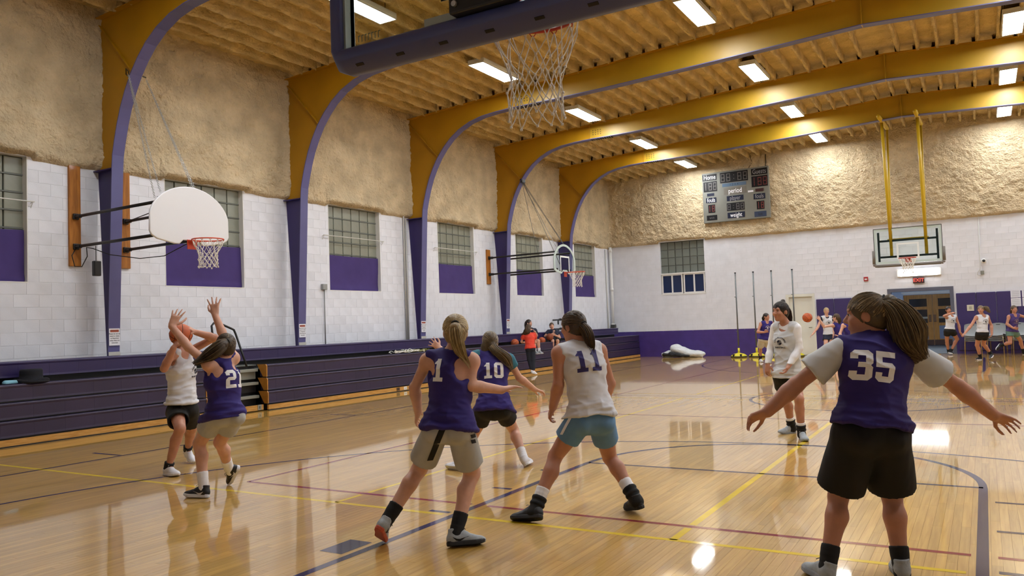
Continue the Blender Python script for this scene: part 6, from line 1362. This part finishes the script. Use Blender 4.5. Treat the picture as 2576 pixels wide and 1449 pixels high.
def oak_leaf(parent, xa, xb, zt_, y):
    r = empty('door_leaf', (xa, y, 0)); r.parent = parent; r.location = Vector((xa, y, 0))-world_loc(parent); WL[r.name] = Vector((xa, y, 0))
    st = .2
    for u, v, p, q in ((xa, xa+st, .02, zt_), (xb-st, xb, .02, zt_), (xa+st, xb-st, zt_-.17, zt_), (xa+st, xb-st, 1.50, 1.62), (xa+st, xb-st, .82, .94), (xa+st, xb-st, .02, .27)): MB().box((u, y-.02, p), (v, y+.03, q)).build('rail', M_OAK, r)
    for p, q, m_ in ((1.62, zt_-.17, M_DKGLASS), (.94, 1.50, M_DKGLASS), (.27, .82, mat('door_panel_blue', '#6f7b94', .4))): MB().box((xa+st, y-.005, p), (xb-st, y+.01, q)).build('door_pane', m_, r)
    MB().box((xa+st, y-.012, 1.12), (xb-st, y-.004, 1.2)).build('push_bar', M_ALU, r); MB().box((xa+.01, y-.025, .02), (xb-.01, y-.018, .24)).build('kick_plate', mat('kick_brown', '#4a2f24', .5), r)
    return r
dd = MB().box((-3.0, YL-.03, 2.14), (-.55, YL+.0, 2.26)).build('door_2', M_TRIMW, origin=(-1.8, YL, 0)); tag(dd, 'oak double doors with dark glass panes at the end of the lobby', kind='structure')
oak_leaf(dd, -2.92, -1.86, 2.12, YL-.05); oak_leaf(dd, -1.85, -.79, 2.12, YL-.05)
for xx in (-1.97, -1.79): MB().bbox((xx-.05, YL-.1, .98), (xx+.05, YL-.075, 1.28), .006).build('push_plate', mat('plate_bronze', '#6b4d35', .4, metal=.3), dd)
MB().box((-3.05, YL-.06, 0), (-2.95, YL, 2.2)).build('door_frame', M_LOBBY, dd); MB().box((-.77, YL-.06, 0), (-.69, YL, 2.2)).build('door_frame', M_OAK, dd)
d3 = MB().box((-3.9, YL-.06, .02), (-3.06, YL-.01, 2.1)).build('door_3', M_LOBBY); tag(d3, 'pale blue lobby door with a dark window', kind='structure'); MB().box((-3.7, YL-.07, 1.2), (-3.25, YL-.061, 1.85)).build('door_pane', M_DKGLASS, d3)
# ---- wall pads
def pad(xa, xb, lab):
    r = tag(MB().bbox((xa+.006, YW-.06, .10), (xb-.006, YW-.001, 2.0), .02).build('wall_pad', M_PADP), lab, 'wall pad', 'purple wall pads'); return r
n_ = 4; 
for k, (xa, lab) in enumerate(((-5.20, 'purple wall pad next to the cream door'), (-4.60, 'second purple wall pad right of the cream door'), (-4.0, 'third purple wall pad right of the cream door'), (-3.42, 'purple wall pad left of the lobby opening'))): pad(xa, xa+(.6 if k < 3 else .5), lab)
for k, lab in enumerate(('purple wall pad right of the lobby opening behind the stretching player', 'purple wall pad with a small switch plate', 'purple wall pad left of the posted papers', 'purple wall pad carrying the posted papers', 'purple wall pad right of the posted papers', 'last purple wall pad beyond the right picture edge')): pad(-.80+.57*k, -.80+.57*(k+1), lab)
M_PAPER = mat('paper', '#dcdde6', .7)
for (px0, pz0, lab) in ((.74, 1.78, 'upper left paper sheet posted on purple pad'), (.74, 1.5, 'lower left paper sheet posted on purple pad'), (1.05, 1.78, 'upper right paper sheet posted on purple pad'), (1.05, 1.5, 'lower right paper sheet posted on purple pad')):
    r = empty('paper_sheet', (px0+.13, YW-.064, pz0), lab, 'paper', 'papers on the wall pad'); MB().box((px0, YW-.066, pz0), (px0+.27, YW-.062, pz0+.265)).build('sheet', M_PAPER, r)
    mb = MB()
    for q in range(7): mb.box((px0+.03, YW-.0672, pz0+.03+q*.03), (px0+.24, YW-.0662, pz0+.038+q*.03))
    mb.build('printed_lines', mat('paper_ink', '#9a9cac', .7), r)['kind'] = 'stuff'
r = empty('switch_plate', (-.4, YW-.064, 1.4), 'small beige plate on a purple wall pad', 'switch plate'); MB().bbox((-.5, YW-.072, 1.4), (-.3, YW-.061, 1.6), .004).build('plate', mat('plate_beige', '#c9c4b0', .5), r); MB().box((-.44, YW-.075, 1.45), (-.36, YW-.072, 1.55)).build('insert', mat('plate_insert', '#a8a492', .5), r)
# ---- exit sign, light bar, alarm, camera, cord
r = empty('exit_sign', (-1.87, YW, 2.40), 'dark red exit sign over the lobby opening', 'exit sign'); MB().bbox((-2.04, YW-.08, 2.40), (-1.70, YW, 2.6), .01).build('housing', mat('exit_dark', '#3b1a1c', .5), r)
tx = MB(); put_text(tx, 'EXIT', .16, (-1.87, YW-.083, 2.497), (1, 0, 0), (0, 0, 1), bold=True); tx.build('lettering', mat('exit_red', '#c8564c', .5, emit=('#c8463c', .35)), r)['kind'] = 'stuff'
r = empty('wall_light', (-1.85, YW, 2.64), 'long white fluorescent wall light above the exit sign', 'wall light'); MB().bbox((-2.52, YW-.10, 2.64), (-1.18, YW, 2.90), .01).build('housing', M_TRIMW, r); MB().bbox((-2.42, YW-.14, 2.655), (-1.28, YW-.09, 2.885), .02).build('diffuser', mat('wall_light_diffuser', '#ffffff', .5, emit=((.97, .98, 1.0), 16)), r)
r = empty('fire_alarm', (-3.5, YW, 2.56), 'small red fire alarm on the white wall', 'fire alarm'); MB().bbox((-3.58, YW-.05, 2.56), (-3.44, YW, 2.71), .008).build('box', mat('alarm_red', '#a3242a', .4), r); MB().bbox((-3.55, YW-.065, 2.60), (-3.47, YW-.05, 2.65), .004).build('strobe', M_TRIMW, r)
r = empty('security_camera', (.06, YW, 2.96), 'white dome security camera with black lens', 'camera'); 
MB().lathe([(.001, -.14), (.03, -.13), (.045, -.09), (.05, -.05), (.05, .0)], (.06, YW, 3.02), 16, axis=1).build('lens', M_BLACK, r, smooth=True); MB().lathe([(.001, -.075), (.05, -.073), (.072, -.055), (.078, -.0)], (.06, YW, 3.02), 20, axis=1).build('base', M_TRIMW, r, smooth=True)
o = empty('wall_conduit', (-.05, YW, 2.6), 'thin white cord running down the far wall to an outlet', 'conduit'); MB().tube([(-.02, YW-.02, 4.55), (-.05, YW-.02, 2.95), (-.06, YW-.02, 2.75), (-.13, YW-.03, 2.66), (-.15, YW-.03, 2.58), (-.08, YW-.03, 2.55), (0, YW-.03, 2.6)], .010, 6).build('cord', M_ROD, o, smooth=True); MB().bbox((-.05, YW-.05, 2.58), (.05, YW, 2.7), .006).build('outlet_box', M_ALU, o)
o = empty('downpipe', (XL+.1, YF-.2, 1.0), 'white downpipe in the corner of the two walls', 'pipe'); MB().tube([(XL+.12, YF-.14, 1.0), (XL+.12, YF-.14, 4.5)], .06, 14).build('pipe', M_TRIMW, o, smooth=True)
for z in (1.25, 2.7, 4.3): MB().tube([(XL+.12, YF-.14, z), (XL+.12, YF-.14, z+.12)], .072, 14).build('coupling', M_TRIMW, o, smooth=True)
MB().tube([(XL+.04, YF-.45, 1.0), (XL+.04, YF-.45, 4.4)], .025, 10).build('thin_pipe', M_ROD, o, smooth=True); MB().bbox((XL+.05, YF-.25, 1.2), (XL+.22, YF-.05, 1.34), .02).build('valve', mat('valve_dark', '#3c3b38', .5), o)
o = empty('electrical_box', (XL+.05, 13.67, 1.1), 'grey switch box with conduit right of the second arch frame', 'electrical box'); MB().bbox((XL, 13.6, 2.45), (XL+.08, 13.74, 2.58), .008).build('box', mat('box_grey', '#8f9190', .5), o); MB().tube([(XL+.04, 13.67, 1.1), (XL+.04, 13.67, 2.45)], .012, 8).build('conduit', mat('conduit_grey', '#7d8080', .4, metal=.3), o, smooth=True)
o = empty('conduit', (XL+.05, 16.8, 1.1), 'tall thin pipes left of the third arch frame', 'pipe')
for yy in (16.68, 16.76): MB().tube([(XL+.05, yy, 1.1), (XL+.05, yy, 5.6 if yy < 16.7 else 4.4)], .02, 8).build('pipe', mat('conduit_white', '#b9b7b2', .5), o, smooth=True)
# ---- scoreboard
def scoreboard():
    X0, X1, Z0, Z1 = -9.10, -6.60, 5.10, 7.02; y = YF-.22
    r = empty('scoreboard', ((X0+X1)/2, YF-.1, Z0), 'grey electric scoreboard with home and guests panels on the foam wall', 'scoreboard')
    cab = MB().bbox((X0, y, Z0), (X1, YF-.1, Z1), .012).build('cabinet', mat('scoreboard_grey', '#77776f', .5, noise=(3, .05, 3)), r)
    MB().box((X0+.1, YF-.1, Z0+.1), (X1-.1, YF, Z1-.1)).build('mount', M_BLACK, r)
    mk = mat('score_panel_black', '#0e0c10', .5, spec=.3); mn = mat('score_panel_navy', '#181d33', .5, spec=.3); W_, H_ = X1-X0, Z1-Z0
    def P(u, v): return X0+u*W_, Z1-v*H_
    def panel(u0, u1, v0, v1, m_): 
        (xa, za), (xb, zb) = P(u0, v1), P(u1, v0); return MB().box((xa, y-.008, za), (xb, y+.002, zb)).build('panel', m_, cab)
    def txt(p, s_, u, v, size, m_, name='lettering', st=.72, bold=False):
        x, z = P(u, v); t = MB(); put_text(t, s_, size, (x, y-.0095, z), (1, 0, 0), (0, 0, 1), stretch=st, bold=bold); o = t.build(name, m_, p); o['kind'] = 'stuff'
    mw = mat('score_white', '#e8e8ea', .5, emit=('#ffffff', .25)); md = mat('score_dim', '#9a989c', .6); mr = mat('score_bulb_red', '#7a3a36', .6); mb_ = mat('score_bulb', '#77736f', .6); mg = mat('score_dimmer', '#5e5a5c', .6)
    def digits(p, s_, u0, u1, v0, v1, m_):
        """dot-matrix bulbs in seven-segment eights"""
        (xa, za), (xb, zb) = P(u0, v1), P(u1, v0); n = len(s_); t = MB(); cw = (xb-xa)/n
        for i, ch in enumerate(s_):
            cx = xa+cw*(i+.5); hw, hh, cz = cw*.28, (zb-za)*.34, (za+zb)/2; pts = []
            if ch == ':': pts = [(0, hh*.5), (0, -hh*.5)]
            elif ch == '1': pts = [(0, hh*(1-q/4)) for q in range(9)]
            else:
                for q in range(5): f_ = -1+q/2; pts += [(hw*f_, hh), (hw*f_, 0), (hw*f_, -hh)]
                for q in range(9): f_ = -1+q/4; pts += [(-hw, hh*f_), (hw, hh*f_)]
            for px_, pz_ in sorted({(round(a_, 4), round(b_, 4)) for a_, b_ in pts}): t.box((cx+px_-.011, y-.014, cz+pz_-.011), (cx+px_+.011, y-.008, cz+pz_+.011))
        t.build('bulbs', m_, p)['kind'] = 'stuff'
    p = panel(.01, .23, .03, .155, mk); txt(p, 'Home', .12, .092, .26, mw)
    p = panel(.02, .23, .175, .375, mk); digits(p, '188', .02, .23, .175, .375, mb_)
    p = panel(.28, .70, .03, .235, mk); digits(p, '88:88', .28, .70, .03, .235, mb_)
    p = panel(.31, .67, .25, .315, mat('score_strip', '#5d7187', .15)); txt(p, 'I   2   3   4', .49, .283, .1, mk)
    p = panel(.33, .67, .345, .475, mat('score_period_plate', '#6f6a62', .4)); txt(p, 'period', .50, .41, .27, mw)
    p = panel(.75, .985, .03, .155, mk); txt(p, 'Guests', .867, .092, .25, md)
    p = panel(.75, .985, .175, .385, mk); digits(p, '188', .75, .985, .175, .385, mr)
    panel(.07, .18, .41, .465, mn); panel(.80, .92, .42, .48, mat('score_red_dim', '#3a1f22', .4)); q = panel(.69, .77, .44, .475, M_SIGN)
    p = panel(.05, .21, .50, .60, mn); txt(p, 'fouls', .13, .55, .23, mw); p = panel(.77, .94, .52, .625, mn); txt(p, 'fouls', .855, .572, .23, md)
    p = panel(.08, .185, .64, .80, mk); digits(p, '18', .075, .185, .64, .80, mr); p = panel(.81, .92, .665, .825, mk); digits(p, '18', .81, .92, .665, .825, mr)
    p = panel(.37, .62, .505, .605, mn); txt(p, 'player', .495, .555, .23, md); p = panel(.365, .63, .645, .80, mk); digits(p, '8:88', .365, .63, .645, .80, mg)
    p = panel(.37, .63, .835, .945, mn); txt(p, 'weight', .50, .89, .23, mw); p = panel(.05, .21, .85, .95, mk); txt(p, 'won', .13, .90, .15, mg); p = panel(.77, .945, .865, .97, mat('score_panel_slate', '#38435a', .25)); txt(p, 'lost', .857, .918, .15, mk)
    MB().tube([(X1-.1, YF-.12, Z1), (X1-.1, YF-.1, Z1+.45)], .02, 8).build('cable_post', M_BOLT, r); MB().tube([(X1-.75, YF-.12, Z1), (X1-.62, YF-.1, Z1+.2), (X1-.66, YF-.1, Z1+.5)], .008, 6).build('cable', M_BOLT, r)
scoreboard()
# ---- four steel poles with yellow bases
M_POLE = mat('pole_steel', '#6a6e70', .35, metal=.6); M_YB = mat('pole_base_yellow', '#d3c52a', .5)
for k, (x, y, lab) in enumerate(((-7.78, 29.2, 'steel pole with yellow base, nearest the white tarp'), (-7.16, 29.3, 'steel pole with yellow base behind the far player in purple'), (-6.52, 29.3, 'steel pole rising left of the cream door frame'), (-5.8, 29.3, 'steel pole rising in front of the cream door'))):
    r = empty('portable_pole', (x, y, 0), lab, 'pole', 'steel poles with yellow bases')
    MB().lathe([(.001, .0), (.27, .0), (.28, .03), (.28, .055), (.25, .09), (.18, .13), (.08, .15), (.05, .16), (.001, .16)], (x, y, 0), 28).build('base', M_YB, r, smooth=True)
    MB().tube([(x+.283*math.cos(t), y+.283*math.sin(t), .03) for t in np.linspace(0, 6.283, 25)[:-1]], .018, 6, closed=True).build('tyre', M_BLACK, r, smooth=True)
    for sg in (-1, 1): MB().box((x+sg*.13-.03, y-.255, .05), (x+sg*.13+.03, y-.16, .125)).build('strap', M_BLACK, r)
    MB().tube([(x, y, .12), (x, y, .34)], .04, 12).build('sleeve', M_YB, r, smooth=True); MB().tube([(x, y, .4), (x, y, 3.06)], .024, 10).build('pole', M_POLE, r, smooth=True)
    for z in (2.2, .95): MB().tube([(x-.06, y-.02, z), (x+.0, y-.02, z)], .012, 6).build('hook', M_POLE, r)
    MB().tube([(x, y, 3.06), (x, y, 3.1)], .032, 10).build('cap', M_BLACK, r)
# ---- crumpled white tarp with black underside
def tarp():
    r = empty('folded_tarp', (-10.1, 29.75, 0), 'crumpled white tarp bundle with black folds on the floor', 'tarp')
    T_ = Field((-11.3, 29.2, -.02), (-8.8, 30.2, .75), .018); I3 = np.eye(3)
    T_.ell((-10.05, 29.75, .22), (unit((1, 0, -.28)), (0, 1, 0), unit((.28, 0, 1))), (.55, .26, .17), .05); T_.ell((-9.6, 29.72, .12), I3, (.42, .28, .13), .08); T_.ell((-10.35, 29.78, .34), (unit((1, 0, .2)), (0, 1, 0), unit((-.2, 0, 1))), (.20, .22, .15), .08); T_.cone((-10.85, 29.72, .12), (-10.6, 29.75, .16), .07, .11, .04); T_.cone((-10.8, 29.6, .05), (-9.3, 29.6, .05), .05, .05, .05)
    T_.cut((0, 0, 0.004), (0, 0, -1)); V, F = T_.mesh(); N = vert_normals(V, F); V = V+N*((fbm(V[:, 0]*6, V[:, 1]*9, V[:, 2]*9, 3)-.5)*.06)[:, None]; V[:, 2] = np.maximum(V[:, 2], .002); np_mesh('tarp', V, F, mat('tarp_white', '#d4d8da', .45, noise=(5, .06, 4), bump=(14, .4, .02)), r)
    T_ = Field((-11.3, 29.1, -.02), (-8.8, 30.2, .5), .02); T_.cone((-10.75, 29.50, .11), (-9.75, 29.46, .06), .07, .035, .03, flat=((0, 1, 0), 1.2)); T_.cone((-10.5, 29.52, .15), (-10.1, 29.48, .09), .06, .05, .04); T_.cut((0, 0, .003), (0, 0, -1)); V, F = T_.mesh(); N = vert_normals(V, F); V = V+N*((fbm(V[:, 0]*9, V[:, 1]*9, V[:, 2]*9, 3)-.5)*.04)[:, None]; V[:, 2] = np.maximum(V[:, 2], .002); np_mesh('black_fold', V, F, mat('tarp_black', '#15161a', .6), r)
tarp()
# ---- stacked chairs
M_SHELL = mat('chair_shell_grey', '#8b9092', .5, noise=(6, .05, 3)); M_CHROME = mat('chair_leg_metal', '#b5a98a', .25, metal=.8)
def chair_proto(loc):
    r = empty('stacking_chair', loc, 'x', 'chair', 'grey stacking chairs'); x, y, z = loc
    xs = np.linspace(-.23, .23, 13); prof = [(-.22, .43), (-.21, .455), (-.1, .45), (.05, .44), (.14, .455), (.18, .52), (.21, .62), (.235, .72), (.245, .80), (.245, .83)]
    P = np.zeros((len(prof), 13, 3))
    for i, (py, pz) in enumerate(prof):
        for j, q in enumerate(xs):
            e = (q/.23)**2; nar = 1-(.14*max(0, (i-6)/3)**2); P[i, j] = (x+q*nar, y+py-(.05*e if i > 4 else 0), z+pz+(.03*e if i <= 4 else -.03*e*max(0, (i-7)/2)))
    V, F = grid_mesh(P, False); P2 = P.copy(); P2[..., 1] += .008; P2[..., 2] -= .012; V2, F2 = grid_mesh(P2, True)
    np_mesh('seat_shell', np.vstack([V, V2]), np.vstack([F, F2+len(V)]), M_SHELL, r)
    MB().box((x-.07, y+.238, z+.765), (x+.07, y+.243, z+.785)).build('hand_slot', M_BLACK, r)
    for sx in (-1, 1):
        for fy in (-1, 1): MB().tube([(x+sx*.235, y+(-.22 if fy < 0 else .2), z), (x+sx*.215, y+(-.17 if fy < 0 else .14), z+.40), (x+sx*.19, y+(-.15 if fy < 0 else .12), z+.432)], .011, 7).build('leg', M_CHROME, r, smooth=True)
        MB().tube([(x+sx*.2, y-.16, z+.425), (x+sx*.2, y+.13, z+.425)], .011, 7).build('side_rail', M_CHROME, r, smooth=True)
    MB().tube([(x-.2, y-.165, z+.425), (x+.2, y-.165, z+.425)], .011, 7).build('front_rail', M_CHROME, r, smooth=True)
    return r
def chairs():
    stacks = [(-.38, 29.55, 0, 'stack beside the stretching player'), (.28, 29.62, -.25, 'stack behind the jogging player'), (.92, 29.58, .1, 'stack left of the violet runner'), (1.52, 29.6, -.1, 'stack at the right picture edge')]
    first = None
    for (x, y, rz, nm) in stacks:
        for k in range(4):
            c = (x, y-.035*k+.08, .055*k); lab = f'grey plastic stacking chair, {["bottom", "second", "third", "topmost"][k]} in the {nm}'
            if first is None: first = chair_proto(c); o = first
            else: o = copy_tree(first, c)
            o['label'] = lab; o.rotation_euler.z = rz
chairs()
# ---- things on the bleachers
def rope_pile():
    r = empty('rope_net', (-12.12, 15.4, .885), 'tangled white and green rope net lying on the bleacher deck', 'rope net'); rn = random.Random(2)
    for nm, m_, n, (c0, c1) in (('white_rope', mat('rope_white', '#d5d5cf', .8), 9, (14.75, 15.9)), ('green_rope', mat('rope_green', '#7d7f3a', .8), 6, (15.2, 16.1))):
        mb = MB()
        for k in range(n):
            p = [(-12.1+rn.uniform(-.08, .08), rn.uniform(c0, c1), .900)]; a = rn.uniform(0, 6)
            for q in range(26):
                a += rn.uniform(-.9, .9); x, y, z = p[-1]; p.append((min(-12.0, max(-12.18, x+.06*math.cos(a))), min(c1, max(c0, y+.07*math.sin(a))), .897+.05*vnoise(k*3.1, q*.4, 1.0)*(1+k*.12)))
            mb.tube(p, .008, 5)
        mb.build(nm, m_, r, smooth=True)['kind'] = 'stuff'
rope_pile()
def duffel():
    r = empty('bucket_hat', (-12.14, 6.52, .885), 'black hat shaped cloth bundle resting on the near bleacher', 'hat'); m_ = mat('cloth_black_hat', '#0c0e18', .9, noise=(12, .2, 3), bump=(60, .4, .004)); c = (-12.14, 6.5, .887)
    MB().lathe([(.001, .02), (.23, .0), (.235, .02), (.20, .04), (.155, .06), (.15, .12), (.15, .17), (.135, .195), (.10, .185), (.09, .13), (.001, .12)], c, 28).build('crown', m_, r, smooth=True)
    MB().tube([(c[0]+.19*math.cos(t), c[1]+.22*math.sin(t), .915+.015*math.sin(3*t)) for t in np.linspace(0, 6.283, 25)[:-1]], .025, 7, closed=True).build('brim', m_, r, smooth=True)
    o = empty('blue_cloth', (-12.08, 6.2, .89), 'pale blue cloth corner beside the black hat on bleacher', 'cloth'); F_ = Field((-12.4, 5.9, .86), (-11.9, 6.5, 1.05), .012); F_.cone((-12.1, 6.12, .90), (-12.1, 6.28, .91), .045, .03, .02); F_.cut((0, 0, .888), (0, 0, -1)); V, Fq = F_.mesh(); np_mesh('cloth', V, Fq, mat('cloth_pale_blue', '#7fb4c8', .8), o)
duffel()
